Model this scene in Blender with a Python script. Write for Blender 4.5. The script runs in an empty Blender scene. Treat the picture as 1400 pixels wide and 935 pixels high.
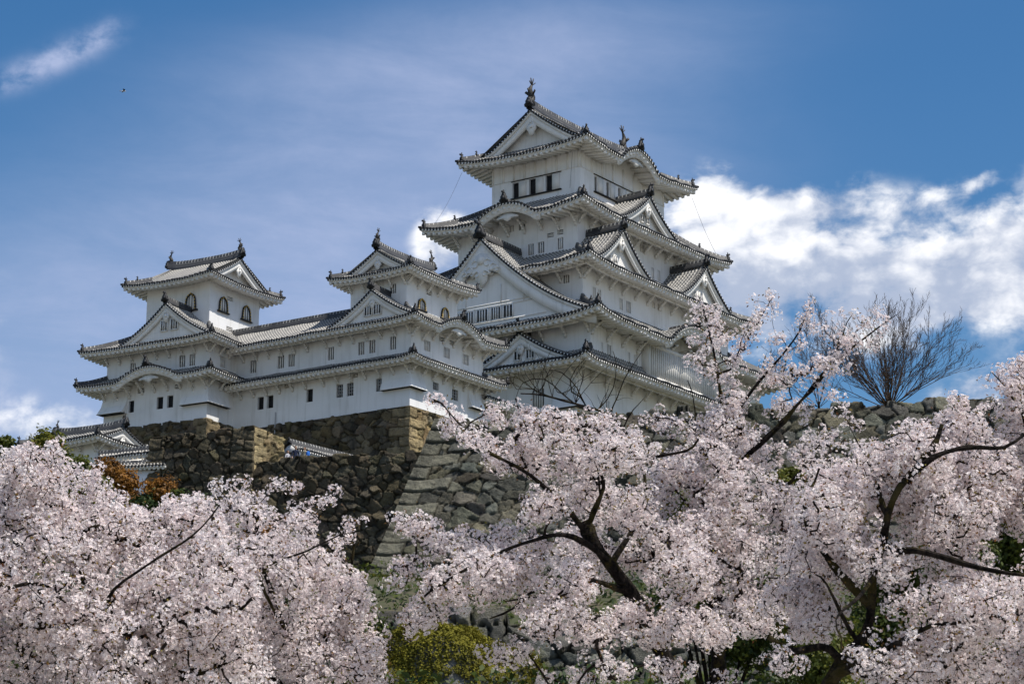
import bpy, math, random
import numpy as np
from math import sin, cos, pi, radians, sqrt, atan2

random.seed(7)
RNG = np.random.default_rng(11)
SC = bpy.context.scene
COL = SC.collection

# ------------------------------------------------------------------ camera
cam_d = bpy.data.cameras.new("camera")
cam = bpy.data.objects.new("camera", cam_d)
COL.objects.link(cam)
cam.location = (0, 0, 1.6)
cam.rotation_euler = (radians(90 + 14.4777), 0, 0)
cam_d.sensor_width = 36.0
cam_d.lens = 36.0 * 3109.58 / 1400.0
cam_d.clip_start = 0.5
cam_d.clip_end = 6000
SC.camera = cam

# ------------------------------------------------------------------ sun, sky, exposure
SUN_EL = radians(61)
SUN_AZ = (0.885, -0.465)          # horizontal direction towards the sun (world x, y)
_l = sqrt(SUN_AZ[0]**2 + SUN_AZ[1]**2)
SUN_DIR = np.array([SUN_AZ[0]/_l*cos(SUN_EL), SUN_AZ[1]/_l*cos(SUN_EL), sin(SUN_EL)])
sun_d = bpy.data.lights.new("sun", 'SUN')
sun_d.energy = 4.3
sun_d.angle = radians(0.5)
sun_d.color = (1.0, 0.95, 0.87)
sun = bpy.data.objects.new("sun", sun_d)
COL.objects.link(sun)
from mathutils import Vector, Matrix
sun.rotation_euler = Vector(SUN_DIR).to_track_quat('Z', 'Y').to_euler()
sun.location = (60, -40, 120)

SKY_STRENGTH = 0.089
SC.view_settings.view_transform = 'Standard'
SC.view_settings.look = 'None'
SC.view_settings.gamma = 1.0
SC.view_settings.use_curve_mapping = False
SC.view_settings.exposure = 0.33

world = bpy.data.worlds.new("World")
SC.world = world
world.use_nodes = True
world.cycles.sampling_method = 'MANUAL'
world.cycles.sample_map_resolution = 512
WN, WL = world.node_tree.nodes, world.node_tree.links
WN.clear()


def wn(t, **k):
    n = WN.new(t)
    for a, b in k.items():
        setattr(n, a, b)
    return n


def wmath(op, a, b=None, c=None, clamp=False):
    n = wn('ShaderNodeMath', operation=op, use_clamp=clamp)
    for i, v in enumerate((a, b, c)):
        if v is None:
            continue
        if isinstance(v, (int, float)):
            n.inputs[i].default_value = v
        else:
            WL.new(v, n.inputs[i])
    return n.outputs[0]


sky = wn('ShaderNodeTexSky', sky_type='NISHITA', sun_disc=False)
sky.sun_elevation = SUN_EL
sky.sun_rotation = atan2(SUN_AZ[0], SUN_AZ[1])
sky.altitude = 60
sky.air_density = 1.0
sky.dust_density = 0.7
sky.ozone_density = 2.2
tc = wn('ShaderNodeTexCoord')
sep = wn('ShaderNodeSeparateXYZ')
WL.new(tc.outputs['Generated'], sep.inputs[0])
AZ = wmath('ARCTAN2', sep.outputs[0], sep.outputs[1])
EL = wmath('ARCSINE', sep.outputs[2])


def wcomb(x, y, z=0.0):
    n = wn('ShaderNodeCombineXYZ')
    for i, v in enumerate((x, y, z)):
        if isinstance(v, (int, float)):
            n.inputs[i].default_value = v
        else:
            WL.new(v, n.inputs[i])
    return n.outputs[0]


def wnoise(vec, scale, detail=6, rough=0.55, dist=0.0, lac=2.0, dim='2D'):
    n = wn('ShaderNodeTexNoise', noise_dimensions=dim)
    n.inputs['Scale'].default_value = scale
    n.inputs['Detail'].default_value = detail
    n.inputs['Roughness'].default_value = rough
    n.inputs['Distortion'].default_value = dist
    n.inputs['Lacunarity'].default_value = lac
    WL.new(vec, n.inputs['Vector'])
    return n.outputs['Fac']


def wgauss(az, el, ra, re, tilt=0.0):
    """soft blob of sky direction centred on azimuth / elevation, 1 at its centre"""
    u = wmath('SUBTRACT', AZ, az)
    v = wmath('SUBTRACT', EL, el)
    u2 = wmath('ADD', wmath('MULTIPLY', u, cos(tilt)), wmath('MULTIPLY', v, sin(tilt)))
    v2 = wmath('SUBTRACT', wmath('MULTIPLY', v, cos(tilt)), wmath('MULTIPLY', u, sin(tilt)))
    q = wmath('ADD', wmath('POWER', wmath('DIVIDE', u2, ra), 2.0), wmath('POWER', wmath('DIVIDE', v2, re), 2.0))
    return wmath('EXPONENT', wmath('MULTIPLY', q, -1.0))


def wsum(*xs):
    r = xs[0]
    for x in xs[1:]:
        r = wmath('ADD', r, x)
    return r


def wscale(x, k):
    return wmath('MULTIPLY', x, k)


def wsmooth(x, lo, hi):
    n = wn('ShaderNodeMapRange', interpolation_type='SMOOTHSTEP')
    n.inputs['From Min'].default_value = lo
    n.inputs['From Max'].default_value = hi
    WL.new(x, n.inputs['Value'])
    return n.outputs['Result']


def wmix(fac, a, b):
    n = wn('ShaderNodeMix', data_type='RGBA')
    if isinstance(fac, (int, float)):
        n.inputs[0].default_value = fac
    else:
        WL.new(fac, n.inputs[0])
    for i, v in ((6, a), (7, b)):
        if isinstance(v, tuple):
            n.inputs[i].default_value = (*v, 1)
        else:
            WL.new(v, n.inputs[i])
    return n.outputs[2]


def px_dir(x, y):
    """azimuth / elevation of a direction in the sky"""
    p = radians(14.4777)
    a, b = (x - 700) / 3109.58, (467.5 - y) / 3109.58
    d = np.array([a, cos(p) - b * sin(p), sin(p) + b * cos(p)])
    d /= np.linalg.norm(d)
    return atan2(d[0], d[1]), math.asin(d[2])


def cl(x, y, rx, ry, tilt=0.0):
    a, e = px_dir(x, y)
    return wgauss(a, e, rx / 3109.58 * 1.05, ry / 3109.58, tilt)


SKYV = wcomb(AZ, wmath('MULTIPLY', EL, 1.5))
warp = wn('ShaderNodeTexNoise', noise_dimensions='2D')
warp.inputs['Scale'].default_value = 14.0
warp.inputs['Detail'].default_value = 4
WL.new(SKYV, warp.inputs['Vector'])
wv = wn('ShaderNodeVectorMath', operation='MULTIPLY_ADD')
WL.new(warp.outputs['Color'], wv.inputs[0])
wv.inputs[1].default_value = (0.018, 0.018, 0.0)
WL.new(SKYV, wv.inputs[2])
SKYW = wv.outputs[0]


def wpuff(vec):
    """billowing cloud heads: rounded cells of three sizes over a soft large pattern"""
    r = wscale(wnoise(vec, 12.0, 6, 0.60, 0.0), 0.66)
    for sc, k in ((17.0, 0.24), (39.0, 0.13), (88.0, 0.07)):
        n = wn('ShaderNodeTexVoronoi', feature='F1', voronoi_dimensions='2D')
        n.inputs['Scale'].default_value = sc
        WL.new(vec, n.inputs['Vector'])
        d = n.outputs['Distance']
        r = wmath('ADD', r, wmath('MULTIPLY', wmath('SUBTRACT', 1.0, wmath('MULTIPLY', d, d)), k))
    return r


n_big = wpuff(SKYW)
n_fine = wnoise(SKYW, 46.0, 8, 0.62, 0.0)
n_wisp = wnoise(wcomb(wmath('ADD', AZ, wmath('MULTIPLY', EL, 0.6)), wmath('MULTIPLY', EL, 3.4)), 9.0, 9, 0.62, 0.25)
# the bank of cumulus to the right of the keep, its lower left, and a few scraps
bank = wsum(wscale(cl(985, 300, 62, 58), 1.05), wscale(cl(1010, 395, 95, 62), 0.95), wscale(cl(1120, 430, 130, 44), 0.8), wscale(cl(1230, 430, 70, 26), 0.6), wscale(cl(1105, 280, 85, 34, 0.05), 0.9),
            wscale(cl(1080, 350, 95, 50), 0.75), wscale(cl(1180, 395, 110, 46), 0.95), wscale(cl(1270, 285, 55, 24, 0.2), 0.55),
            wscale(cl(1290, 375, 115, 50), 0.95), wscale(cl(1400, 365, 80, 52), 1.0), wscale(cl(1335, 252, 24, 12, 0.5), 0.62),
            wscale(cl(605, 330, 34, 40), 0.85), wscale(cl(1335, 545, 60, 22), 0.62), wscale(cl(1400, 520, 60, 26), 0.5),
            wscale(cl(60, 575, 110, 34), 0.34), wscale(cl(1700, 330, 260, 110), 1.0), wscale(cl(-380, 420, 260, 90), 0.8))
# scattered unseen bright cloud, added behind the viewer to lift the shaded walls
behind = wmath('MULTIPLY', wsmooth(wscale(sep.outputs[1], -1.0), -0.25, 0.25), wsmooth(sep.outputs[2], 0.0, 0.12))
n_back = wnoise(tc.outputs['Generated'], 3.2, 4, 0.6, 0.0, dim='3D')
dens = wsum(wmath('MULTIPLY', wmath('MINIMUM', bank, 1.1), 1.15), wscale(wmath('SUBTRACT', n_big, 0.645), 4.2), wscale(wmath('SUBTRACT', n_fine, 0.5), 1.3))
cum = wmath('MULTIPLY', wsmooth(dens, 0.22, 1.22), wsmooth(bank, 0.04, 0.32))
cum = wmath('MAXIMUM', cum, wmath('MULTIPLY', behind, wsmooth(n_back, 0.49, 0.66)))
# thin high veil and wisps
streak = wsum(wscale(cl(95, 72, 62, 17, 0.42), 1.0), wscale(cl(20, 108, 50, 16, 0.35), 0.9), wscale(cl(140, 45, 26, 14, 0.6), 0.5))
wisp_zone = wsum(wscale(cl(40, 565, 190, 60), 1.0), wscale(cl(640, 250, 280, 160), 0.85), wscale(cl(330, 310, 330, 120, 0.15), 0.50), wscale(cl(40, 500, 240, 120), 0.85),
                 wscale(cl(430, 430, 260, 110), 0.85), wscale(cl(640, 90, 330, 60, 0.1), 0.46), wscale(cl(760, 60, 200, 60), 0.3))
wz = wmath('SUBTRACT', 1.0, wmath('EXPONENT', wscale(wisp_zone, -1.15)))
wisp = wmath('MULTIPLY', wsmooth(wsum(n_wisp, wscale(n_fine, 0.22)), 0.36, 1.0), wz)
veil = wmath('MULTIPLY', wz, 0.64)
stk = wmath('MULTIPLY', wmath('MINIMUM', streak, 1.0), wsmooth(wsum(n_fine, wscale(n_big, 1.2)), 1.0, 1.65))
wisp = wmath('MINIMUM', wsum(wmath('MULTIPLY', wisp, 0.50), veil, wmath('MULTIPLY', stk, 0.95)), 0.85)
# cloud light and shade
sh_v = wn('ShaderNodeVectorMath', operation='ADD')
WL.new(SKYW, sh_v.inputs[0])
sh_v.inputs[1].default_value = (0.010, 0.020, 0.0)
n_sh = wpuff(sh_v.outputs[0])
under = wsum(wscale(cl(1090, 300, 60, 30), 0.20), wscale(cl(1190, 420, 170, 40), 0.20), wscale(cl(1040, 420, 60, 50), 0.22))
shade = wsmooth(wmath('SUBTRACT', wsum(wscale(wmath('SUBTRACT', n_big, n_sh), 2.2), wscale(wmath('SUBTRACT', n_big, 0.645), 0.9), wscale(n_fine, 0.5), wscale(wsmooth(EL, 0.258, 0.325), 0.20)), under), 0.02, 0.78)


def rad(r, g, b):
    return (r / SKY_STRENGTH, g / SKY_STRENGTH, b / SKY_STRENGTH)


c_col = wmix(shade, rad(0.36, 0.42, 0.55), rad(0.88, 0.885, 0.91))
skyc = wn('ShaderNodeHueSaturation')
skyc.inputs['Saturation'].default_value = 1.34
skyc.inputs['Value'].default_value = 1.0
WL.new(sky.outputs[0], skyc.inputs['Color'])
base = wmix(wisp, skyc.outputs[0], rad(0.375, 0.435, 0.625))
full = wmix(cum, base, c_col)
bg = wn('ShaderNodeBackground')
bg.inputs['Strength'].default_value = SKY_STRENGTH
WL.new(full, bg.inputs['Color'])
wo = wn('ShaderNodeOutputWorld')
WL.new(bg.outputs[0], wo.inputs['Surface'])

# ------------------------------------------------------------------ materials
def new_mat(name):
    m = bpy.data.materials.new(name)
    m.use_nodes = True
    nt = m.node_tree
    b = nt.nodes['Principled BSDF']
    return m, nt, b


class NT:
    """small node helper"""

    def __init__(self, nt):
        self.nt, self.N, self.L = nt, nt.nodes, nt.links

    def node(self, t, ins=None, **k):
        n = self.N.new(t)
        for a, b in k.items():
            setattr(n, a, b)
        for a, v in (ins or {}).items():
            if hasattr(v, 'is_linked') or isinstance(v, bpy.types.NodeSocket):
                self.L.new(v, n.inputs[a])
            else:
                n.inputs[a].default_value = v
        return n

    def math(self, op, a, b=0.0, clamp=False):
        return self.node('ShaderNodeMath', {0: a, 1: b}, operation=op, use_clamp=clamp).outputs[0]

    def mix(self, f, a, b, blend='MIX'):
        a = (*a, 1) if isinstance(a, tuple) and len(a) == 3 else a
        b = (*b, 1) if isinstance(b, tuple) and len(b) == 3 else b
        return self.node('ShaderNodeMix', {0: f, 6: a, 7: b}, data_type='RGBA', blend_type=blend).outputs[2]

    def noise(self, vec, scale, detail=4, rough=0.55):
        return self.node('ShaderNodeTexNoise', {'Vector': vec, 'Scale': scale, 'Detail': detail, 'Roughness': rough}).outputs['Fac']

    def smooth(self, x, lo, hi):
        return self.node('ShaderNodeMapRange', {'Value': x, 'From Min': lo, 'From Max': hi}, interpolation_type='SMOOTHSTEP').outputs['Result']

    def obj(self):
        return self.node('ShaderNodeTexCoord').outputs['Object']

    def attr(self, name, out='Vector'):
        return self.node('ShaderNodeAttribute', attribute_name=name).outputs[out]

    def scaled(self, vec, s):
        return self.node('ShaderNodeMapping', {'Vector': vec, 'Scale': s}).outputs[0]


def flat_mat(name, col, rough=0.7, var=0.25, scale=3.0, spec=0.3, bump=0.0):
    m, nt, b = new_mat(name)
    h = NT(nt)
    o = h.obj()
    n = h.noise(o, scale, 5)
    c = h.mix(h.smooth(n, 0.25, 0.75), tuple(x * (1 - var) for x in col), tuple(min(1, x * (1 + var)) for x in col))
    nt.links.new(c, b.inputs['Base Color'])
    b.inputs['Roughness'].default_value = rough
    b.inputs['Specular IOR Level'].default_value = spec
    if bump:
        bn = h.node('ShaderNodeBump', {'Height': h.noise(o, scale * 6, 4), 'Strength': bump, 'Distance': 0.05})
        nt.links.new(bn.outputs[0], b.inputs['Normal'])
    return m


def plaster_mat(name, col):
    m, nt, b = new_mat(name)
    h = NT(nt)
    o = h.obj()
    big = h.noise(o, 0.35, 4)
    streak = h.noise(h.scaled(o, (2.6, 2.6, 0.22)), 1.0, 5, 0.6)
    fine = h.noise(o, 9.0, 4, 0.65)
    f = h.math('ADD', h.math('MULTIPLY', h.smooth(streak, 0.48, 0.78), 0.62), h.math('MULTIPLY', h.smooth(big, 0.42, 0.72), 0.42))
    f = h.math('ADD', f, h.math('MULTIPLY', h.smooth(fine, 0.55, 0.85), 0.22), clamp=True)
    c = h.mix(f, col, tuple(x * y for x, y in zip(col, (0.72, 0.71, 0.68))))
    nt.links.new(c, b.inputs['Base Color'])
    b.inputs['Roughness'].default_value = 0.92
    b.inputs['Specular IOR Level'].default_value = 0.15
    bn = h.node('ShaderNodeBump', {'Height': fine, 'Strength': 0.12, 'Distance': 0.03})
    nt.links.new(bn.outputs[0], b.inputs['Normal'])
    return m


def tile_mat(name, tone=1.0):
    """grey fired tiles, every joint of the round tiles pointed with white plaster"""
    m, nt, b = new_mat(name)
    h = NT(nt)
    uv = h.attr('tuv')
    sp = h.node('ShaderNodeSeparateXYZ', {0: uv})
    u, v, hh = sp.outputs[0], sp.outputs[1], sp.outputs[2]
    wob = h.noise(h.scaled(uv, (1.0, 3.0, 0.0)), 1.0, 2)
    vv = h.math('FRACT', h.math('ADD', v, h.math('MULTIPLY', wob, 0.25)))
    fu = h.math('FRACT', u)
    onrib = h.math('MULTIPLY', h.math('GREATER_THAN', fu, 0.22), h.math('LESS_THAN', fu, 0.78))
    joint = h.math('LESS_THAN', vv, 0.34)
    side = h.math('LESS_THAN', h.math('ABSOLUTE', h.math('SUBTRACT', h.math('ABSOLUTE', h.math('SUBTRACT', fu, 0.5)), 0.27)), 0.06)
    w = h.math('MAXIMUM', h.math('MULTIPLY', onrib, joint), h.math('MULTIPLY', side, 0.5))
    o = h.obj()
    wear = h.smooth(h.noise(o, 0.7, 5, 0.65), 0.3, 0.62)
    w = h.math('MULTIPLY', w, h.math('ADD', h.math('MULTIPLY', wear, 0.4), 0.6), clamp=True)
    cell = h.node('ShaderNodeTexWhiteNoise', {0: h.node('ShaderNodeVectorMath', {0: uv}, operation='FLOOR').outputs[0]}).outputs['Value']
    g = h.mix(cell, (0.040 * tone, 0.043 * tone, 0.050 * tone), (0.095 * tone, 0.095 * tone, 0.098 * tone))
    g = h.mix(h.smooth(h.noise(o, 2.2, 5), 0.5, 0.8), g, (0.095, 0.085, 0.068))
    c = h.mix(w, g, (0.50, 0.475, 0.425))
    nt.links.new(c, b.inputs['Base Color'])
    nt.links.new(h.mix(w, (0.5, 0.5, 0.5), (0.9, 0.9, 0.9)), b.inputs['Roughness'])
    b.inputs['Specular IOR Level'].default_value = 0.35
    return m


def ridge_mat(name):
    m, nt, b = new_mat(name)
    h = NT(nt)
    uv = h.attr('tuv')
    sp = h.node('ShaderNodeSeparateXYZ', {0: uv})
    fv = h.math('FRACT', sp.outputs[1])
    lay = h.math('FRACT', h.math('MULTIPLY', sp.outputs[0], 4.0))
    w = h.math('MULTIPLY', h.math('LESS_THAN', fv, 0.22), h.math('GREATER_THAN', sp.outputs[0], 0.62))
    w = h.math('MAXIMUM', w, h.math('MULTIPLY', h.math('LESS_THAN', lay, 0.16), 0.22))
    o = h.obj()
    w = h.math('MULTIPLY', w, h.smooth(h.noise(o, 1.1, 5), 0.35, 0.6))
    c = h.mix(w, h.mix(h.noise(o, 5, 4), (0.014, 0.015, 0.018), (0.05, 0.05, 0.053)), (0.45, 0.44, 0.41))
    nt.links.new(c, b.inputs['Base Color'])
    b.inputs['Roughness'].default_value = 0.6
    return m


def stone_mat(name, moss=0.0, mosscol=(0.10, 0.10, 0.03)):
    m, nt, b = new_mat(name)
    h = NT(nt)
    c = h.attr('stone', 'Color')
    o = h.obj()
    n1 = h.noise(o, 1.1, 6, 0.65)
    n2 = h.noise(o, 5.0, 6, 0.7)
    c = h.mix(h.smooth(n1, 0.3, 0.7), h.mix(1.0, c, (0.62, 0.62, 0.62), 'MULTIPLY'), h.mix(1.0, c, (1.25, 1.22, 1.15), 'MULTIPLY'))
    c = h.mix(h.smooth(n2, 0.52, 0.75), c, h.mix(1.0, c, (0.45, 0.45, 0.46), 'MULTIPLY'))
    lich = h.smooth(h.noise(o, 2.3, 6, 0.75), 0.60, 0.72)
    c = h.mix(h.math('MULTIPLY', lich, 0.45), c, (0.30, 0.30, 0.26))
    streak = h.smooth(h.noise(h.scaled(o, (1.6, 1.6, 0.12)), 1.0, 5, 0.65), 0.52, 0.7)
    c = h.mix(h.math('MULTIPLY', streak, 0.55), c, (0.035, 0.033, 0.03))
    if moss:
        mm = h.math('MULTIPLY', h.smooth(h.noise(o, 0.9, 6, 0.7), 0.52, 0.64), moss)
        c = h.mix(mm, c, mosscol)
    nt.links.new(c, b.inputs['Base Color'])
    b.inputs['Roughness'].default_value = 0.95
    b.inputs['Specular IOR Level'].default_value = 0.1
    bn = h.node('ShaderNodeBump', {'Height': h.math('ADD', n2, h.math('MULTIPLY', h.noise(o, 16, 4, 0.7), 0.5)), 'Strength': 1.0, 'Distance': 0.22})
    nt.links.new(bn.outputs[0], b.inputs['Normal'])
    return m


def bark_mat(name, col=(0.028, 0.022, 0.018), moss=0.35):
    m, nt, b = new_mat(name)
    h = NT(nt)
    o = h.obj()
    n = h.noise(h.scaled(o, (1, 1, 0.4)), 16, 6, 0.75)
    band = h.noise(h.scaled(o, (0.5, 0.5, 2.2)), 11, 4, 0.7)
    c = h.mix(h.smooth(n, 0.38, 0.68), tuple(x * 0.35 for x in col), tuple(x * 2.6 for x in col))
    c = h.mix(h.math('MULTIPLY', h.smooth(band, 0.55, 0.68), 0.6), c, tuple(x * 4.2 for x in col))
    g = h.math('MULTIPLY', h.smooth(h.noise(o, 3.2, 6, 0.75), 0.50, 0.60), moss)
    c = h.mix(g, c, (0.12, 0.10, 0.02))
    nt.links.new(c, b.inputs['Base Color'])
    b.inputs['Roughness'].default_value = 0.95
    b.inputs['Specular IOR Level'].default_value = 0.1
    bn = h.node('ShaderNodeBump', {'Height': h.math('ADD', n, band), 'Strength': 1.0, 'Distance': 0.035})
    nt.links.new(bn.outputs[0], b.inputs['Normal'])
    return m


def leaf_mat(name, c0, c1, trans=0.35, rough=0.6):
    """thin petals or leaves: part of the light passes through; colour varies leaf by leaf"""
    m, nt, b = new_mat(name)
    h = NT(nt)
    t = h.attr('tint', 'Fac')
    c = h.mix(t, c0, c1)
    nt.links.new(c, b.inputs['Base Color'])
    b.inputs['Roughness'].default_value = rough
    b.inputs['Specular IOR Level'].default_value = 0.2
    tr = h.node('ShaderNodeBsdfTranslucent', {'Color': c})
    mx = h.node('ShaderNodeMixShader', {0: trans, 1: b.outputs[0], 2: tr.outputs[0]})
    nt.links.new(mx.outputs[0], nt.nodes['Material Output'].inputs['Surface'])
    return m


M_PLASTER = plaster_mat("white_plaster", (0.82, 0.815, 0.81))
M_PLASTER2 = plaster_mat("white_trim_plaster", (0.82, 0.80, 0.765))
M_TILE = tile_mat("pointed_roof_tiles")
M_DARK = flat_mat("dark_tile", (0.020, 0.021, 0.024), 0.55, 0.5, 4.0)
M_VERGE = flat_mat("weathered_verge_tile", (0.15, 0.145, 0.135), 0.8, 0.75, 7.0)
M_RIDGE = ridge_mat("ridge_tiles")
M_PANE = flat_mat("dark_opening", (0.018, 0.018, 0.02), 0.8, 0.3)
M_SHUT = flat_mat("pale_shutter", (0.42, 0.42, 0.42), 0.8, 0.08)
M_BLACKWOOD = flat_mat("black_lacquer", (0.02, 0.018, 0.016), 0.4, 0.3)
M_GOLD = flat_mat("gilt_stud", (0.75, 0.50, 0.10), 0.35, 0.1)
M_BRONZE = flat_mat("weathered_fish_tile", (0.04, 0.036, 0.032), 0.6, 0.5, 6.0)
M_STONE = stone_mat("castle_stone")
M_STONEMOSS = stone_mat("mossy_stone", 0.5)
M_WIRE = flat_mat("wire", (0.05, 0.05, 0.05), 0.5)


# ------------------------------------------------------------------ mesh collector
class MB:
    def __init__(self):
        self.V, self.U, self.n = [], [], 0
        self.Q, self.Qm, self.T, self.Tm = [], [], [], []

    def add(self, v, quads=None, tris=None, m=0, uv=None):
        v = np.asarray(v, float).reshape(-1, 3)
        self.V.append(v)
        self.U.append(np.zeros((len(v), 3)) if uv is None else np.asarray(uv, float).reshape(-1, 3))
        if quads is not None and len(quads):
            q = np.asarray(quads, int).reshape(-1, 4) + self.n
            self.Q.append(q)
            self.Qm.append(np.full(len(q), m))
        if tris is not None and len(tris):
            t = np.asarray(tris, int).reshape(-1, 3) + self.n
            self.T.append(t)
            self.Tm.append(np.full(len(t), m))
        self.n += len(v)

    def grid(self, P, m=0, uv=None, flip=False, keep=None):
        P = np.asarray(P, float)
        r, c = P.shape[:2]
        i = np.arange(r * c).reshape(r, c)
        q = np.stack([i[:-1, :-1], i[:-1, 1:], i[1:, 1:], i[1:, :-1]], -1)
        if keep is not None:
            q = q[keep]
        q = q.reshape(-1, 4)
        if flip:
            q = q[:, ::-1]
        self.add(P.reshape(-1, 3), quads=q, m=m, uv=uv)

    def obox(self, c, ax, ay, az, m=0):
        c, ax, ay, az = (np.asarray(x, float) for x in (c, ax, ay, az))
        v = [c + sx * ax + sy * ay + sz * az for sz in (-1, 1) for sy in (-1, 1) for sx in (-1, 1)]
        self.add(v, [(0, 2, 3, 1), (4, 5, 7, 6), (0, 1, 5, 4), (2, 6, 7, 3), (0, 4, 6, 2), (1, 3, 7, 5)], m=m)

    def beam(self, p, q, w, h, m=0, up=(0, 0, 1)):
        p, q = np.asarray(p, float), np.asarray(q, float)
        d = q - p
        L = np.linalg.norm(d)
        d = d / L
        s = np.cross(d, up)
        s /= max(1e-9, np.linalg.norm(s))
        u = np.cross(s, d)
        self.obox((p + q) / 2, d * L / 2, s * w / 2, u * h / 2, m)

    def cyl(self, p, q, r0, r1=None, n=8, m=0, caps=True):
        r1 = r0 if r1 is None else r1
        p, q = np.asarray(p, float), np.asarray(q, float)
        d = q - p
        d = d / np.linalg.norm(d)
        a = np.cross(d, (0.31, 0.17, 0.93) if abs(d[2]) < 0.9 else (1, 0, 0))
        a /= np.linalg.norm(a)
        b = np.cross(d, a)
        t = np.arange(n) * 2 * pi / n
        ring = np.cos(t)[:, None] * a + np.sin(t)[:, None] * b
        v = np.vstack([p + ring * r0, q + ring * r1, [p], [q]])
        k = np.arange(n)
        k2 = (k + 1) % n
        self.add(v, np.stack([k, k2, n + k2, n + k], 1),
                 np.vstack([np.stack([np.full(n, 2 * n + 1), n + k, n + k2], 1), np.stack([np.full(n, 2 * n), k2, k], 1)]) if caps else None, m=m)

    def tube(self, pts, rad, n=6, m=0):
        pts = np.asarray(pts, float)
        rad = np.broadcast_to(np.asarray(rad, float), (len(pts),))
        tan = np.gradient(pts, axis=0)
        tan /= np.linalg.norm(tan, axis=1)[:, None] + 1e-12
        a = np.cross(tan[0], (0.3, 0.2, 0.93) if abs(tan[0][2]) < 0.9 else (1, 0.1, 0))
        a /= np.linalg.norm(a)
        t = np.arange(n + 1) * 2 * pi / n
        rows = []
        for i in range(len(pts)):
            a = a - tan[i] * (a @ tan[i])
            a /= np.linalg.norm(a) + 1e-12
            b = np.cross(tan[i], a)
            rows.append(pts[i] + rad[i] * (np.cos(t)[:, None] * a + np.sin(t)[:, None] * b))
        self.grid(np.array(rows), m=m, flip=False)

    def prism(self, poly, o, xd, zd, nd, th, m=0):
        """flat polygon (star-shaped about its mean) given real thickness th, its face towards nd"""
        o, xd, zd, nd = (np.asarray(x, float) for x in (o, xd, zd, nd))
        poly = np.asarray(poly, float)
        c = poly.mean(0)
        pf = o + poly[:, :1] * xd + poly[:, 1:] * zd + nd * th / 2
        pb = pf - nd * th
        cf = o + c[0] * xd + c[1] * zd + nd * th / 2
        n = len(poly)
        k = np.arange(n)
        k2 = (k + 1) % n
        v = np.vstack([pf, pb, [cf], [cf - nd * th]])
        s = 1 if np.dot(np.cross(xd, zd), nd) > 0 else -1
        area = np.sum(poly[:, 0] * np.roll(poly[:, 1], -1) - np.roll(poly[:, 0], -1) * poly[:, 1])
        s *= 1 if area > 0 else -1
        t1 = np.stack([k, k2, np.full(n, 2 * n)], 1)
        t2 = np.stack([n + k2, n + k, np.full(n, 2 * n + 1)], 1)
        q = np.stack([k, n + k, n + k2, k2], 1)
        if s < 0:
            t1, t2, q = t1[:, ::-1], t2[:, ::-1], q[:, ::-1]
        self.add(v, q, np.vstack([t1, t2]), m=m)

    def sweep(self, pts, sec, m=0, per=0.4, caps=True):
        """profile sec [(sideways, up)] carried along pts, z up"""
        pts = np.asarray(pts, float)
        sec = np.asarray(sec, float)
        tan = np.gradient(pts, axis=0)
        hor = tan.copy()
        hor[:, 2] = 0
        hor /= np.linalg.norm(hor, axis=1)[:, None] + 1e-12
        side = np.stack([hor[:, 1], -hor[:, 0], np.zeros(len(pts))], 1)
        P = pts[:, None, :] + sec[None, :, :1] * side[:, None, :] + sec[None, :, 1:] * np.array([0, 0, 1.0])
        s = np.concatenate([[0], np.cumsum(np.linalg.norm(np.diff(pts, axis=0), axis=1))]) / per
        zz = (sec[:, 1] - sec[:, 1].min()) / max(1e-6, np.ptp(sec[:, 1]))
        uv = np.zeros(P.shape)
        uv[..., 0] = zz[None, :]
        uv[..., 1] = s[:, None]
        self.grid(P, m=m, uv=uv)
        if caps:
            k = len(sec)
            for r, fl in ((0, False), (-1, True)):
                c = P[r].mean(0)
                i = np.arange(k - 1)
                t = np.stack([i, i + 1, np.full(k - 1, k)], 1)
                self.add(np.vstack([P[r], [c]]), tris=t if fl else t[:, ::-1], m=m)

    def build(self, name, mats, parent=None, smooth=False):
        me = bpy.data.meshes.new(name)
        v = np.vstack(self.V) if self.V else np.zeros((0, 3))
        q = np.vstack(self.Q) if self.Q else np.zeros((0, 4), int)
        t = np.vstack(self.T) if self.T else np.zeros((0, 3), int)
        me.vertices.add(len(v))
        me.vertices.foreach_set('co', v.ravel())
        me.loops.add(len(q) * 4 + len(t) * 3)
        me.loops.foreach_set('vertex_index', np.concatenate([q.ravel(), t.ravel()]).astype(np.int32))
        me.polygons.add(len(q) + len(t))
        me.polygons.foreach_set('loop_start', np.concatenate([np.arange(len(q)) * 4, len(q) * 4 + np.arange(len(t)) * 3]).astype(np.int32))
        mi = np.concatenate((self.Qm or [np.zeros(0)]) + (self.Tm or [np.zeros(0)])).astype(np.int32)
        me.polygons.foreach_set('material_index', mi)
        for x in (mats if isinstance(mats, (list, tuple)) else [mats]):
            me.materials.append(x)
        u = np.vstack(self.U) if self.U else np.zeros((0, 3))
        if np.any(u):
            at = me.attributes.new('tuv', 'FLOAT_VECTOR', 'POINT')
            at.data.foreach_set('vector', u.ravel())
        me.update(calc_edges=True)
        me.validate()
        if smooth:
            me.polygons.foreach_set('use_smooth', np.ones(len(me.polygons), bool))
        o = bpy.data.objects.new(name, me)
        COL.objects.link(o)
        if parent is not None:
            o.parent = parent
        return o


def tag(o, label=None, cat=None, group=None, kind=None):
    if label:
        o['label'] = label
    if cat:
        o['category'] = cat
    if group:
        o['group'] = group
    if kind:
        o['kind'] = kind
    return o


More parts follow.
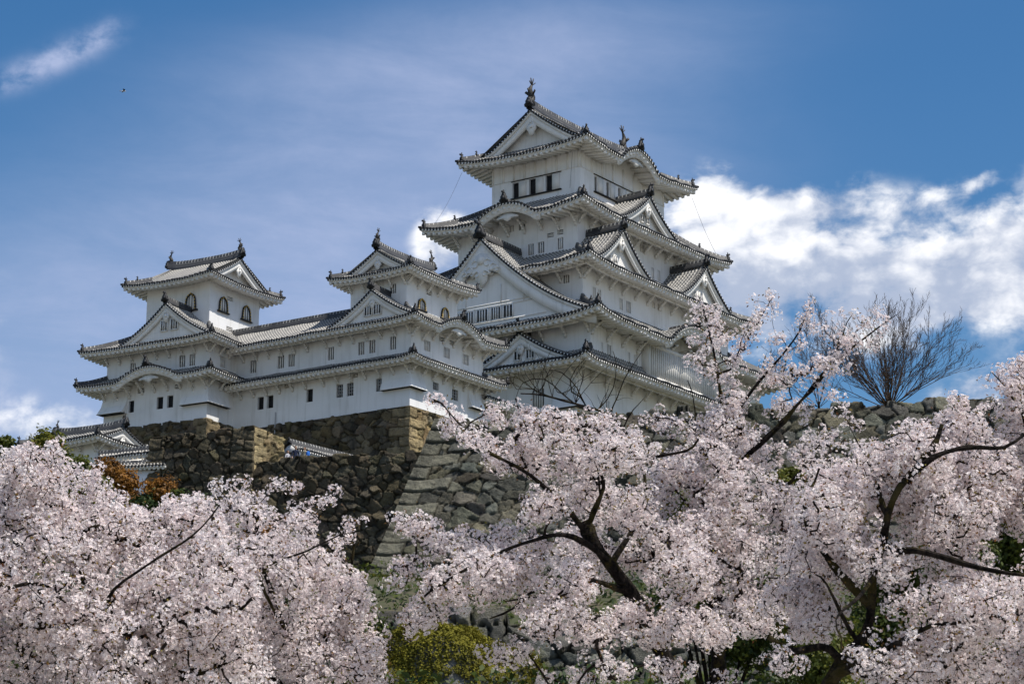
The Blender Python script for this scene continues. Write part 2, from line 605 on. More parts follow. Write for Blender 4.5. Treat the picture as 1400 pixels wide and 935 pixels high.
def thing(name, label, cat, loc=(0, 0, 0), rotz=0.0, group=None):
    o = bpy.data.objects.new(name, None)
    o.empty_display_size = 0.5
    COL.objects.link(o)
    o.location = loc
    o.rotation_euler = (0, 0, rotz)
    return tag(o, label, cat, group)


def dup(o, parent, loc=None, rotz=None):
    c = o.copy()
    COL.objects.link(c)
    c.parent = parent
    if loc is not None:
        c.location = loc
    if rotz is not None:
        c.rotation_euler = (0, 0, rotz)
    return c

# ------------------------------------------------------------------ castle building kit
RMATS = [M_TILE, M_DARK, M_PLASTER2, M_RIDGE]


class Side:
    """one side of a rectangle: a runs left to right seen from outside, d runs inwards"""

    def __init__(self, rect, k):
        e0, e1, n0, n1 = rect
        p, ed, md, L = {'W': ((e0, n1), (0, -1), (1, 0), n1 - n0), 'S': ((e0, n0), (1, 0), (0, 1), e1 - e0),
                        'E': ((e1, n0), (0, 1), (-1, 0), n1 - n0), 'N': ((e1, n1), (-1, 0), (0, -1), e1 - e0)}[k]
        self.k, self.p, self.ed, self.md, self.L = k, np.array(p, float), np.array(ed, float), np.array(md, float), L
        self.e3, self.m3 = np.array([*ed, 0.0]), np.array([*md, 0.0])

    def a_of(self, v):
        """a of a building coordinate (n for west/east, e for south/north)"""
        return {'W': self.p[1] - v, 'S': v - self.p[0], 'E': v - self.p[1], 'N': self.p[0] - v}[self.k]

    def pt(self, a, d, z):
        a, d, z = np.broadcast_arrays(np.asarray(a, float), np.asarray(d, float), np.asarray(z, float))
        return np.stack([self.p[0] + self.ed[0] * a + self.md[0] * d, self.p[1] + self.ed[1] * a + self.md[1] * d, z], -1)


def rib_columns(L, pitch):
    n = max(3, int(round(L / pitch)))
    p = L / n
    fr = np.array([0.0, 0.22, 0.30, 0.5, 0.70, 0.78])
    hh = np.array([-0.10, 0.0, 0.19, 0.30, 0.19, 0.0]) * p
    a = (np.arange(n)[:, None] * p + fr[None, :] * p).ravel()
    h = np.tile(hh, n)
    return np.append(a, L), np.append(h, hh[0]), p, n


def tile_slope(mb, pt, L, zf, dmax, pitch, rows, edge=True, dmin=None):
    """tile-covered slope: pt(a,d,z) places it, zf(a,d) its height; ribs run up the slope, with round end tiles at the eave"""
    a, h, p, n = rib_columns(L, pitch)
    dm = np.maximum(dmax(a), 1e-3)
    d0 = np.zeros_like(a) if dmin is None else dmin(a)
    t = np.linspace(0, 1, rows)
    A = np.repeat(a[None, :], rows, 0)
    D = d0[None, :] + t[:, None] * (dm - d0)[None, :]
    ph = L * 1.7 + pitch * 40
    Z = zf(A, D) + h[None, :] + p * (.10 * np.sin(A * 1.9 + D * 1.3 + ph) * np.sin(D * 2.3 - A * .7) + .06 * np.sin(A * 5.3 + ph) * np.sin(D * 4.1 + A))
    uv = np.stack([A / p, D / (p * 0.95), np.zeros_like(A)], -1)
    mb.grid(pt(A, D, Z), m=0, uv=uv)
    if not edge:
        return
    # lip under the edge (pointed white) and the round end tiles
    z0 = zf(a, np.zeros_like(a)) + h
    k = p / 0.36
    lip = np.stack([pt(a, -0.0 * a + 0.0, z0 - 0.13 * k), pt(a, 0 * a, z0)])
    mb.grid(lip, m=2)
    und = np.stack([pt(a, 0 * a + 0.3 * k, z0 - 0.13 * k), pt(a, 0 * a, z0 - 0.13 * k)])
    mb.grid(und, m=1)
    for i in range(n):
        ac = (i + 0.5) * p
        zc = float(zf(np.array([ac]), np.array([0.0]))[0]) + 0.10 * p
        zc += p * (.10 * sin(ac * 1.9 + L * 1.7) * sin(ac * 0.7) + .09 * sin(ac * 37.7))
        q = pt(ac, (-0.05 + .03 * sin(ac * 51.3)) * k, zc)
        q2 = pt(ac, 0.16 * k, zc + 0.03 * k)
        mb.cyl(q2, q, 0.135 * k, n=8, m=1)


def oni(mb, p, nd, s, m=1, horn=True):
    """ridge-end tile: shouldered plate with a raised knob, facing nd"""
    nd = np.array([nd[0], nd[1], 0.0])
    nd /= np.linalg.norm(nd)
    xd = np.array([-nd[1], nd[0], 0.0])
    poly = np.array([(-.46, -.28), (-.5, -.02), (-.34, .1), (-.36, .3), (-.22, .46), (-.17, .62), (0, .74), (.17, .62), (.22, .46), (.36, .3), (.34, .1), (.5, -.02), (.46, -.28)]) * s
    mb.prism(poly, p, xd, (0, 0, 1), nd, 0.3 * s, m)
    mb.obox(np.asarray(p) + nd * 0.2 * s + np.array([0, 0, .12 * s]), nd * .08 * s, xd * .2 * s, np.array([0, 0, .2 * s]), m)
    if horn:
        b = np.asarray(p) + np.array([0, 0, .66 * s])
        mb.cyl(b - nd * .2 * s, b + nd * .32 * s + np.array([0, 0, .16 * s]), .11 * s, .13 * s, 8, m)
        mb.cyl(b, b + np.array([0, 0, .42 * s]), .12 * s, .06 * s, 6, m)


RSEC = np.array([(-.5, -.4), (-.5, .10), (-.42, .12), (-.42, .34), (-.36, .36), (-.36, .56), (-.22, .74), (0, .82), (.22, .74), (.36, .56), (.36, .36), (.42, .34), (.42, .12), (.5, .10), (.5, -.4)])


def ridge_piece(mb, pts, w, h, per, m=3):
    mb.sweep(pts, RSEC * np.array([w, h]), m=m, per=per)


class Roof:
    def __init__(self, bld, name, rect, ze, rise, s, lift, inner=None, irimoya=None, wall=None, kara=None, sides='WSEN', nohip=(), c0=0.72, conc=None, rows=9, beam=True, soffit_fix=None):
        self.b, self.s, self.rect, self.ze, self.rise, self.lift, self.c0 = bld, s, rect, ze, rise, lift, c0
        self.kara = kara or {}
        self.sides = {k: Side(rect, k) for k in 'WSEN'}
        self.iri = irimoya
        e0, e1, n0, n1 = rect
        if irimoya:
            half = (n1 - n0) / 2 if irimoya['axis'] == 'e' else (e1 - e0) / 2
            self.run = {k: half for k in 'WSEN'}
        elif inner:
            self.run = {'W': inner[0] - e0, 'E': e1 - inner[1], 'S': inner[2] - n0, 'N': n1 - inner[3]}
        else:
            half = (e1 - e0) / 2
            self.run = {k: half for k in 'WSEN'}
        self.wall = wall
        self.over = {'W': wall[0] - e0, 'E': e1 - wall[1], 'S': wall[2] - n0, 'N': n1 - wall[3]} if wall else None
        self.nohip = set(nohip)      # e.g. 'WL' : no hip at the left end of the west side
        self.adj = {'W': ('N', 'S'), 'S': ('W', 'E'), 'E': ('S', 'N'), 'N': ('E', 'W')}
        self.rows = rows
        self.obj = None
        self.name = name
        self.use = sides
        self.soff_drop = 0.33 * s

    def prof(self, t):
        return self.rise * (self.c0 * t + (1 - self.c0) * t * t)

    def zf(self, k):
        sd = self.sides[k]
        run = self.run[k]
        aL, aR = self.adj[k]
        T = 1.15 if not self.iri else 0.9
        hL, hR = (k + 'L') not in self.nohip, (k + 'R') not in self.nohip

        def f(a, d):
            a, d = np.asarray(a, float), np.asarray(d, float)
            t = np.clip(d / run, -0.1, 1.2)
            z = self.ze + self.prof(t)
            fade = np.clip(1 - t, 0, 1) ** 1.5
            if hL:
                z = z + self.lift * np.clip(1 - a / self.run[aL] / T, 0, 1.1) ** 2 * fade
            if hR:
                z = z + self.lift * np.clip(1 - (sd.L - a) / self.run[aR] / T, 0, 1.1) ** 2 * fade
            kk = self.kara.get(k)
            if kk:
                v, hw, h = kk
                u = np.clip(np.abs(a - sd.a_of(v)) / hw, 0, 1)
                bell = (0.5 + 0.5 * np.cos(pi * u)) ** 0.62
                dip = -0.10 * np.exp(-((u - 1.0) / 0.22) ** 2) * (np.abs(a - sd.a_of(v)) < hw * 1.6)
                zk = self.ze + h * bell * (1 - 0.10 * t)
                w = np.clip(bell * 3, 0, 1)
                z = z * (1 - w) + w * np.maximum(z, zk) + 0.5 * h * dip * (1 - t)
            return z
        return f

    def dmax(self, k):
        sd, run = self.sides[k], self.run[k]
        aL, aR = self.adj[k]
        hL, hR = (k + 'L') not in self.nohip, (k + 'R') not in self.nohip
        I = self.iri

        def f(a):
            x = np.full_like(a, run)
            if I:
                g, v = I['g'], I['v']
                if (I['axis'] == 'e') == (k in 'SN'):
                    m = np.minimum(a, sd.L - a)
                    return np.where(m < v, np.minimum(m, run), run)
                return np.minimum(g, np.minimum(a, sd.L - a))
            if hL:
                x = np.minimum(x, a * run / self.run[aL])
            if hR:
                x = np.minimum(x, (sd.L - a) * run / self.run[aR])
            return x
        return f

    def soff(self, k, a, d):
        z = self.zf(k)(a, np.zeros_like(np.asarray(a, float)))
        slope = 0.20 if not self.kara.get(k) else 0.12
        return z - self.soff_drop + slope * np.asarray(d, float)

    def walltop(self, k):
        """height of the roof underside over the wall plane as function of a along the WALL side"""
        o = self.over[k]
        off = self.over[self.adj[k][0]]
        f = self.zf(k)
        return lambda a: f(np.asarray(a, float) + off, np.full_like(np.asarray(a, float), o)) - 0.16 * self.s

    def build(self, pitch, bracket=None, spacing=2.0, eavesides='WS'):
        s = self.s
        mb = MB()
        for k in self.use:
            sd = self.sides[k]
            tile_slope(mb, sd.pt, sd.L, self.zf(k), self.dmax(k), pitch, self.rows)
        self.obj = mb.build(self.name, RMATS, self.b)
        # eave: white fascia, boarding, rafters, beam under the rafters
        if self.wall:
            eb = MB()
            for k in self.use:
                sd = self.sides[k]
                ov = self.over[k]
                if ov < 0.25:
                    continue
                aL, aR = self.adj[k]
                hL, hR = (k + 'L') not in self.nohip, (k + 'R') not in self.nohip
                a = np.linspace(0, sd.L, max(24, int(sd.L / 0.35)))
                z = self.zf(k)(a, 0 * a)
                ins = 0.12 * s
                aa = np.clip(a, ins if hL else 0, sd.L - (ins if hR else 0))
                top, mid, bot = z - 0.10 * s, z - 0.25 * s, z - 0.36 * s
                eb.grid(np.stack([sd.pt(aa, ins + .10 * s, mid), sd.pt(aa, ins, mid), sd.pt(aa, ins, top)]), m=0)
                ins2 = ins + .10 * s
                aa2 = np.clip(a, ins2 if hL else 0, sd.L - (ins2 if hR else 0))
                eb.grid(np.stack([sd.pt(aa2, ins2 + .1 * s, bot), sd.pt(aa2, ins2, bot), sd.pt(aa2, ins2, mid)]), m=0)
                lim = np.full_like(a, ov + 0.02)
                if hL:
                    lim = np.minimum(lim, np.maximum(a * ov / max(.2, self.over[aL]), ins2 + .02))
                if hR:
                    lim = np.minimum(lim, np.maximum((sd.L - a) * ov / max(.2, self.over[aR]), ins2 + .02))
                D = np.linspace(0, 1, 5)[:, None] * (lim - ins2)[None, :] + ins2
                A = np.repeat(aa2[None, :], 5, 0)
                eb.grid(sd.pt(A, D, self.soff(k, A, D)), m=0, flip=True)
                rp = 0.60 * s
                nr = int(sd.L / rp)
                for i in range(nr):
                    ac = (i + .5) * sd.L / nr
                    l = ov
                    if hL:
                        l = min(l, ac * ov / max(.2, self.over[aL]))
                    if hR:
                        l = min(l, (sd.L - ac) * ov / max(.2, self.over[aR]))
                    st = 0.17 * s
                    if l < st + .12 * s:
                        continue
                    z1 = float(self.soff(k, np.array([ac]), np.array([st]))[0]) - .12 * s
                    z2 = float(self.soff(k, np.array([ac]), np.array([l]))[0]) - .12 * s
                    eb.beam(sd.pt(ac, st, z1), sd.pt(ac, l, z2), .27 * s, .26 * s, 0)
                # purlin carried by the brackets
                if bracket and k in eavesides and not self.kara.get(k):
                    pd = ov - 1.15 * s
                    if pd > .5 * s:
                        pa = np.linspace(pd if hL else 0, sd.L - (pd if hR else 0), 16)
                        pz = self.soff(k, pa, np.full_like(pa, pd)) - .30 * s
                        for i in range(15):
                            eb.beam(sd.pt(pa[i], pd, pz[i]), sd.pt(pa[i + 1], pd, pz[i + 1]), .24 * s, .24 * s, 0)
            # corner arms
            for kk in ('W', 'S', 'E'):
                nx = {'W': 'S', 'S': 'E', 'E': 'N'}[kk]
                if kk in self.use and nx in self.use and (kk + 'R') not in self.nohip:
                    sd = self.sides[kk]
                    zc = float(self.soff(kk, np.array([sd.L]), np.array([0.]))[0]) - .12 * s
                    o1, o2 = self.over[kk], self.over[nx]
                    p1 = sd.pt(sd.L - .25 * s, .25 * s, zc)
                    p2 = sd.pt(sd.L - o2, o1, zc + .18 * min(o1, o2))
                    eb.beam(p1, p2, .30 * s, .34 * s, 0)
            eb.build('eave', [M_PLASTER2], self.obj)
            if bracket:
                proto = None
                for k in eavesides:
                    sd = self.sides[k]
                    ov = self.over[k]
                    if ov < 1.0 * s:
                        continue
                    w0, w1 = self.over[self.adj[k][0]], self.over[self.adj[k][1]]
                    n = max(2, int(round((sd.L - w0 - w1) / spacing)))
                    for i in range(n + 1):
                        ac = w0 + .15 * s + (sd.L - w0 - w1 - .3 * s) * i / n
                        kk = self.kara.get(k)
                        if proto is None:
                            bm = MB()
                            reach = min(ov, 1.9 * s) - .15
                            for q, (y0, z0, y1, z1) in enumerate(((0.0, -1.25 * s, -reach * .62, -.22 * s),)):
                                # curved strut from the wall out to the purlin, with the filled web above it
                                pts = [(0, y0 + (y1 - y0) * t, z0 + (z1 - z0) * (t ** .8)) for t in np.linspace(0, 1, 6)]
                                for u, v in zip(pts[:-1], pts[1:]):
                                    bm.beam(u, v, .20 * s, .24 * s, 0, up=(0, .4, 1))
                            bm.beam((0, 0.05 * s, -.25 * s), (0, -reach * .75, -.25 * s), .20 * s, .2 * s)
                            proto = bm.build('eave_bracket', [M_PLASTER2], self.obj)
                            o = proto
                        else:
                            o = dup(proto, self.obj)
                        zz = float(self.soff(k, np.array([ac]), np.array([ov]))[0]) - .06 * s
                        if kk and abs(ac - sd.a_of(kk[0])) < kk[1]:
                            zz = min(zz, self.ze - self.soff_drop + .1 * ov + kk[2] * .25)
                        p = sd.pt(ac, ov, zz)
                        o.location = p
                        # bracket is drawn sticking out along -y
                        o.rotation_euler = (0, 0, atan2(-sd.m3[1], -sd.m3[0]) + pi / 2)
        self.hips(per=.42 * s)
        if self.iri:
            self.main_ridge()
        return self

    def hips(self, per):
        s = self.s
        for k in 'WSEN':
            nx = {'W': 'S', 'S': 'E', 'E': 'N', 'N': 'W'}[k]
            if k not in self.use or nx not in self.use or (k + 'R') in self.nohip:
                continue
            sd = self.sides[k]
            f = self.zf(k)
            rk, rn = self.run[k], self.run[nx]
            tm = 1.0 if not self.iri else self.iri['g'] / rk
            t = np.linspace(0.06 if not self.iri else .05, tm, 10)
            a, d = sd.L - rn * t, rk * t
            mb = MB()
            P = sd.pt(a, d, f(a, d) + .12 * s)
            ridge_piece(mb, P, .46 * s, .48 * s, per)
            dr = P[0] - P[1]
            oni(mb, P[0] + np.array([0, 0, .10 * s]), dr[:2], .68 * s)
            # tilted tip tile beyond the ornament
            c = sd.pt(sd.L, 0.0, float(f(np.array([sd.L]), np.array([0.]))[0]))
            u = dr / np.linalg.norm(dr)
            mb.cyl(P[0] + u * .05, c + u * .12 * s + np.array([0, 0, .16 * s]), .17 * s, .10 * s, 7, 1)
            mb.build('hip_ridge', RMATS, self.obj)
            if self.iri or s > .9:
                # a second, smaller end tile part way up the hip
                i = 4
                m2 = MB()
                oni(m2, P[i] + np.array([0, 0, .38 * s]), dr[:2], .40 * s)
                m2.build('ridge_end_tile', RMATS, self.obj)

    def main_ridge(self):
        I, s = self.iri, self.s
        e0, e1, n0, n1 = self.rect
        v = I['v']
        top = self.ze + self.rise
        x = np.linspace(-1, 1, 17)
        if I['axis'] == 'e':
            c, h = (n0 + n1) / 2, (e1 - e0) / 2 - v + .12 * s
            P = np.stack([(e0 + e1) / 2 + x * h, np.full(17, c), top + .12 * s + .30 * s * np.abs(x) ** 3], 1)
            ends = (((-1, 0), P[0]), ((1, 0), P[-1]))
        else:
            c, h = (e0 + e1) / 2, (n1 - n0) / 2 - v + .12 * s
            P = np.stack([np.full(17, c), (n0 + n1) / 2 + x * h, top + .12 * s + .30 * s * np.abs(x) ** 3], 1)
            ends = (((0, -1), P[0]), ((0, 1), P[-1]))
        mb = MB()
        ridge_piece(mb, P, .62 * s, .85 * s, .42 * s)
        mb.build('main_ridge', RMATS, self.obj)
        for nd, p in ends:
            m2 = MB()
            oni(m2, p + np.array([0, 0, .1 * s]), nd, .92 * s, horn=False)
            m2.build('ridge_end_tile', RMATS, self.obj)
            fish(self.obj, p - np.array([nd[0], nd[1], 0]) * .35 * s + np.array([0, 0, .66 * s]), nd, I.get('fish', 1.0) * .88 * s)
        # gables closing both ends
        for q in ((('W', 'E') if I['axis'] == 'e' else ('S', 'N'))):
            sd = self.sides[q]
            f = self.zf({'W': 'S', 'E': 'S', 'S': 'W', 'N': 'W'}[q])
            run = self.run['S']
            ls = {'W': 'S', 'E': 'S', 'S': 'W', 'N': 'W'}[q]
            Lm = self.sides[ls].L / 2
            zp = lambda xx, f=f, run=run, Lm=Lm: f(np.full_like(xx, Lm), run - np.abs(xx))
            w = run - I['g'] * .82
            gable_face(self.obj, sd, sd.L / 2, zp, w, v + .02, I['g'] - .1 * s, s, self.ze, I.get('win'), orn=I.get('orn', 1.0), bw=I.get('bw', .62), part=True)


def fish(parent, p, nd, s):
    """ridge fish: head down at the ridge, tail thrown up"""
    nd = np.array([nd[0], nd[1], 0.0])
    sd = np.array([-nd[1], nd[0], 0.0])
    up = np.array([0, 0, 1.0])
    mb = MB()
    path = [(-.20, -.05, .22), (-.16, .12, .27), (.0, .32, .27), (.12, .55, .22), (.10, .82, .16), (-.02, 1.05, .11), (-.14, 1.2, .07)]
    mb.tube([p + nd * x * s + up * z * s for x, z, r in path], [r * s for *_, r in path], 8, 0)
    c = p + nd * -.12 * s + up * 1.16 * s
    for ang, ln in ((-.95, .50), (-.35, .62), (.25, .60), (.85, .42)):
        tip = c + (nd * sin(ang) + up * cos(ang)) * ln * s
        mb.beam(c, tip, .07 * s, .17 * s, 0, up=(0.2, 0.1, .1))
    for sg in (-1, 1):
        mb.beam(p + up * .38 * s + sd * sg * .2 * s, p + up * .62 * s + sd * sg * .46 * s + nd * .12 * s, .06 * s, .2 * s, 0)
    mb.beam(p + up * .5 * s + nd * .2 * s, p + up * .78 * s + nd * .42 * s, .08 * s, .22 * s, 0)
    mb.cyl(p + up * -.55 * s, p + up * .12 * s, .34 * s, .26 * s, 8, 0)
    return mb.build('ridge_fish', [M_BRONZE], parent)


GEGYO = np.array([(-.10, .42), (-.34, .30), (-.62, .02), (-.86, -.16), (-.98, -.40), (-.80, -.52), (-.60, -.40), (-.50, -.56), (-.30, -.50), (-.26, -.74), (-.12, -.86), (0, -1.02),
                  (.12, -.86), (.26, -.74), (.30, -.50), (.50, -.56), (.60, -.40), (.80, -.52), (.98, -.40), (.86, -.16), (.62, .02), (.34, .30), (.10, .42)])
GEGYO_S = np.array([(-.12, .40), (-.42, .05), (-.46, -.22), (-.28, -.40), (-.22, -.62), (0, -.86), (.22, -.62), (.28, -.40), (.46, -.22), (.42, .05), (.12, .40)])


def gable_face(parent, sd, ac, zp, w, dv, dt, s, zlow, win=None, orn=1.0, bw=.62, big=False, part=False):
    """pediment: barge boards along the verge, recessed plaster triangle, pendant, verge tiles"""
    mb = MB()
    x = np.concatenate([-np.linspace(w, 0, 22), np.linspace(0, w, 22)[1:]])
    z = zp(x)
    t = 1 - np.abs(x) / w
    A = ac + x
    dn = np.zeros_like(x)
    b1 = bw * s * (0.8 + .35 * t)
    dz = .10 * s
    # two stepped boards and their undersides
    for (o0, o1, u0, u1) in ((.10 * s, .26 * s, dz, dz + .30 * s), (.22 * s, .40 * s, dz + .28 * s, None)):
        low = z - (u1 if u1 is not None else dz + .28 * s + b1)
        top = z - u0
        mb.grid(np.stack([sd.pt(A, dv + o1, low), sd.pt(A, dv + o0, low), sd.pt(A, dv + o0, top), sd.pt(A, dv + o1, top)]), m=0)
    # verge underside
    mb.grid(np.stack([sd.pt(A, dt + .05, z - .22 * s), sd.pt(A, dv + .12 * s, z - .22 * s)]), m=0, flip=True)
    # plaster triangle
    zt = z - .25 * s
    mb.grid(np.stack([sd.pt(A, dt + dn, np.minimum(zlow, zt - .01)), sd.pt(A, dt + dn, zt)]), m=0)
    # verge edge tiles: lip and end discs
    mb.grid(np.stack([sd.pt(A, dv + dn, z - .14 * s), sd.pt(A, dv + dn, z + .05 * s), sd.pt(A, dv + .5 * s + dn, z + .09 * s)]), m=1)
    mb.grid(np.stack([sd.pt(A, dv + .2 * s + dn, z - .14 * s), sd.pt(A, dv + dn, z - .14 * s)]), m=1)
    # rounded verge ridge just behind the edge
    for sg in (-1, 1):
        xs = np.linspace(w * .99, .1 * s, 16)
        P = sd.pt(ac + sg * xs, dv + .42 * s, zp(sg * xs) + .10 * s)
        mb.tube(P, .13 * s, 6, 3)
    arc = np.concatenate([[0], np.cumsum(np.hypot(np.diff(x), np.diff(z)))])
    n = max(6, int(arc[-1] / (.34 * s)))
    for q in np.linspace(0, arc[-1], n):
        xx = np.interp(q, arc, x)
        zz = float(zp(np.array([xx]))[0]) - .02 * s
        c0 = sd.pt(ac + xx, dv - .04 * s, zz)
        mb.cyl(sd.pt(ac + xx, dv + .12 * s, zz), c0, .12 * s, n=7, m=1)
        mb.cyl(sd.pt(ac + xx + .17 * s, dv + .05 * s, zz - .05 * s), sd.pt(ac + xx + .17 * s, dv - .012 * s, zz - .05 * s), .07 * s, n=6, m=2)
    go = mb.build('gable' if part else 'gable_face', [M_PLASTER2, M_DARK, M_PLASTER, M_VERGE], parent)
    # pendant under the apex
    zc = float(zp(np.array([0.0]))[0])
    sub = parent
    pd = MB()
    k = orn * s
    cen = sd.pt(ac, dv + .30 * s, zc - (bw * .95 + .62) * s - (.25 * k))
    pd.prism((GEGYO if big else GEGYO_S) * k, cen, sd.e3, (0, 0, 1), -sd.m3, .22 * s)
    for q, r in ((-.05, .16), (.34, .10)) if not big else ((.12, .20),):
        pd.cyl(cen + np.array([0, 0, q * k]), cen + np.array([0, 0, q * k]) - sd.m3 * .24 * s, r * k, n=6)
    if big:
        for sg in (-1, 1):
            for (cx_, cz_, rr) in ((.30, -.02, .17), (.58, -.22, .15), (.80, -.36, .10), (.20, -.44, .13), (.44, -.40, .09)):
                c = cen + sd.e3 * sg * cx_ * k + np.array([0, 0, cz_ * k]) - sd.m3 * .13 * s
                th = np.linspace(.3, 5.6, 12)
                pts = [c + (sd.e3 * np.cos(q) * sg + np.array([0, 0, 1]) * np.sin(q)) * rr * k * (1 - .06 * q) for q in th]
                pd.tube(pts, .035 * k, 5)
    pd.build('gable_ornament', [M_PLASTER2], sub)
    for wspec in (win or []):
        window(sub, sd, ac + wspec[0], wspec[1], wspec[2], wspec[3], 'bars_proud', s, d=dt)
    return go


def dormer(bld, roof, k, v, half, zbase, h, dface, dback, s, pitch, tymp=.55, win=None, orn=.8, c0=.62, bw=.55, big=False):
    """gabled dormer standing on one side of a roof"""
    sd = roof.sides[k]
    ac = sd.a_of(v)
    prof = lambda t: h * (c0 * t + (1 - c0) * t * t)
    zp = lambda x: zbase + prof(np.clip(1 - np.abs(x) / half, -.1, 1))
    D = dback - dface
    mb = MB()
    # left slope rises towards +a, right slope towards -a
    ptL = lambda a, d, z: sd.pt(ac - half + np.asarray(d), dback - np.asarray(a), z)
    ptR = lambda a, d, z: sd.pt(ac + half - np.asarray(d), dface + np.asarray(a), z)
    zz = lambda a, d: zbase + prof(np.asarray(d) / half)
    for pt in (ptL, ptR):
        tile_slope(mb, pt, D, zz, lambda a: np.full_like(a, half), pitch, 12, edge=False)
    go = mb.build('dormer_gable', RMATS, bld)
    m2 = MB()
    P = sd.pt(np.full(8, ac), np.linspace(dface - .05, dback, 8), np.full(8, zbase + h + .10 * s) + np.linspace(.16, 0, 8) ** 1.0 * s)
    ridge_piece(m2, P, .50 * s, .62 * s, .42 * s)
    m2.build('gable_ridge', RMATS, go)
    m3 = MB()
    oni(m3, P[0] + np.array([0, 0, .12 * s]), -sd.md, (1.2 if big else .85) * s)
    m3.build('ridge_end_tile', RMATS, go)
    gable_face(go, sd, ac, zp, half, dface, dface + tymp * s, s, zbase - .6 * s, win, orn, bw, big)
    return go


def window(parent, sd, a, w, z0, z1, kind, s, d=0.0, depth=.22):
    """one window; a centre along the wall, d the wall plane"""
    mb = MB()
    e, m, u = sd.e3, sd.m3, np.array([0, 0, 1.0])
    zc, hz = (z0 + z1) / 2, (z1 - z0) / 2
    c = sd.pt(a, d, zc)
    if kind == 'bars_proud':
        mb.obox(c - m * .02, e * w / 2, m * .015, u * hz, 0)
        f = .05 * s
        for sg in (-1, 1):
            mb.obox(c - m * .06 + e * sg * (w / 2 + f), e * f, m * .06, u * (hz + 2 * f), 1)
            mb.obox(c - m * .06 + u * sg * (hz + f), e * w / 2, m * .06, u * f, 1)
        o = mb.build('gable_window', [M_PANE, M_PLASTER2], parent)
        bm = MB()
        n = max(2, int(round(w / (.27 * s))))
        for i in range(n - 1 if n > 2 else 1):
            x = -w / 2 + w * (i + 1) / (n if n > 2 else 2)
            bm.obox(c - m * .075 + e * x, e * .055 * s, m * .035, u * hz, 0)
        # pediment windows sit three levels deep, so their bars stay in the same mesh
        join_into(o, bm.build('window_bars', [M_PLASTER2], parent))
        return o
    # wall openings: reveal is part of the wall, here pane + frame + bars
    mb.obox(c + m * (depth - .01), e * w / 2, m * .02, u * hz, 0)
    o = mb.build('window', [M_PANE], parent)
    bm = MB()
    if kind == 'bars':
        n = max(3, int(round(w / (.26 * s))))
        for i in range(n - 1):
            x = -w / 2 + w * (i + 1) / n
            bm.obox(c + m * .09 + e * x, e * .06 * s, m * .06 * s, u * hz, 0)
        bm.build('window_bars', [M_PLASTER2], o)
    elif kind == 'grille':
        for i in range(2):
            bm.obox(c + m * .08 + e * (-w / 2 + w * (i + 1) / 3), e * .03 * s, m * .03, u * hz, 0)
        for i in range(3):
            bm.obox(c + m * .085 + u * (-hz + 2 * hz * (i + 1) / 4), e * w / 2, m * .02, u * .025 * s, 0)
        bm.build('window_grille', [M_SHUT], o)
    elif kind == 'open':
        bm.obox(c + m * .12 - e * (w / 2 - .04 * s), e * .05 * s, m * .05, u * hz, 0)
        bm.build('window_shutter', [M_SHUT], o)
    return o


def join_into(a, b):
    """append mesh of b to a and drop b"""
    import bmesh
    bm = bmesh.new()
    bm.from_mesh(a.data)
    k = len(a.data.materials)
    nf = len(bm.faces)
    bm.from_mesh(b.data)
    bm.faces.ensure_lookup_table()
    for f in bm.faces[nf:]:
        f.material_index = 1
    bm.to_mesh(a.data)
    bm.free()
    me = b.data
    bpy.data.objects.remove(b)
    bpy.data.meshes.remove(me)


def walls(bld, name, rect, z0, tops, holes, s, depth=.22, sides='WSEN'):
    """storey walls with real openings; holes: (side, centre coord, width, zb, zt, kind)"""
    mb = MB()
    made = []
    for k in sides:
        sd = Side(rect, k)
        top = tops[k]
        hs = [(sd.a_of(v), w, a, b, kind) for (q, v, w, a, b, kind) in holes if q == k]
        xs = {0.0, round(sd.L, 4)}
        for x in np.arange(.4, sd.L, .4):
            xs.add(round(float(x), 3))
        zs = {z0}
        for ac, w, a, b, kind in hs:
            xs |= {round(ac - w / 2, 4), round(ac + w / 2, 4)}
            zs |= {a, b}
        xs = np.array(sorted(xs))
        # drop regular breaks that fall inside or hug a hole edge
        zs = sorted(zs)
        tz = top(xs)
        rows = [np.full(len(xs), z) for z in zs] + [np.maximum(tz, zs[-1] + .02)]
        P = np.stack([sd.pt(xs, 0 * xs, r) for r in rows])
        keep = np.ones((len(rows) - 1, len(xs) - 1), bool)
        for ac, w, a, b, kind in hs:
            for i in range(len(zs) - 1):
                if zs[i] >= a - 1e-6 and zs[i + 1] <= b + 1e-6:
                    mid = (xs[:-1] + xs[1:]) / 2
                    keep[i, (mid > ac - w / 2) & (mid < ac + w / 2)] = False
        mb.grid(P, m=0, keep=keep)
        for ac, w, a, b, kind in hs:
            l, r = ac - w / 2, ac + w / 2
            ring = [(l, a), (r, a), (r, b), (l, b)]
            for (x1, y1), (x2, y2) in zip(ring, ring[1:] + ring[:1]):
                mb.add([sd.pt(x1, 0, y1), sd.pt(x2, 0, y2), sd.pt(x2, depth, y2), sd.pt(x1, depth, y1)], [(0, 1, 2, 3)], m=0)
            made.append((sd, ac, w, a, b, kind))
    wo = mb.build(name, [M_PLASTER], bld)
    for sd, ac, w, a, b, kind in made:
        if kind == 'vent':
            v = MB()
            c = sd.pt(ac, 0, (a + b) / 2)
            v.obox(c + sd.m3 * (depth - .01), sd.e3 * w / 2, sd.m3 * .02, np.array([0, 0, (b - a) / 2]), 0)
            for i in range(2):
                v.obox(c + sd.m3 * .08 + np.array([0, 0, (b - a) * (-.5 + (i + 1) / 3)]), sd.e3 * w / 2, sd.m3 * .06, np.array([0, 0, .035 * s]), 1)
            v.build('vent', [M_PANE, M_PLASTER2], bld)
        else:
            window(bld, sd, ac, w, a, b, kind, s, depth=depth)
    return wo


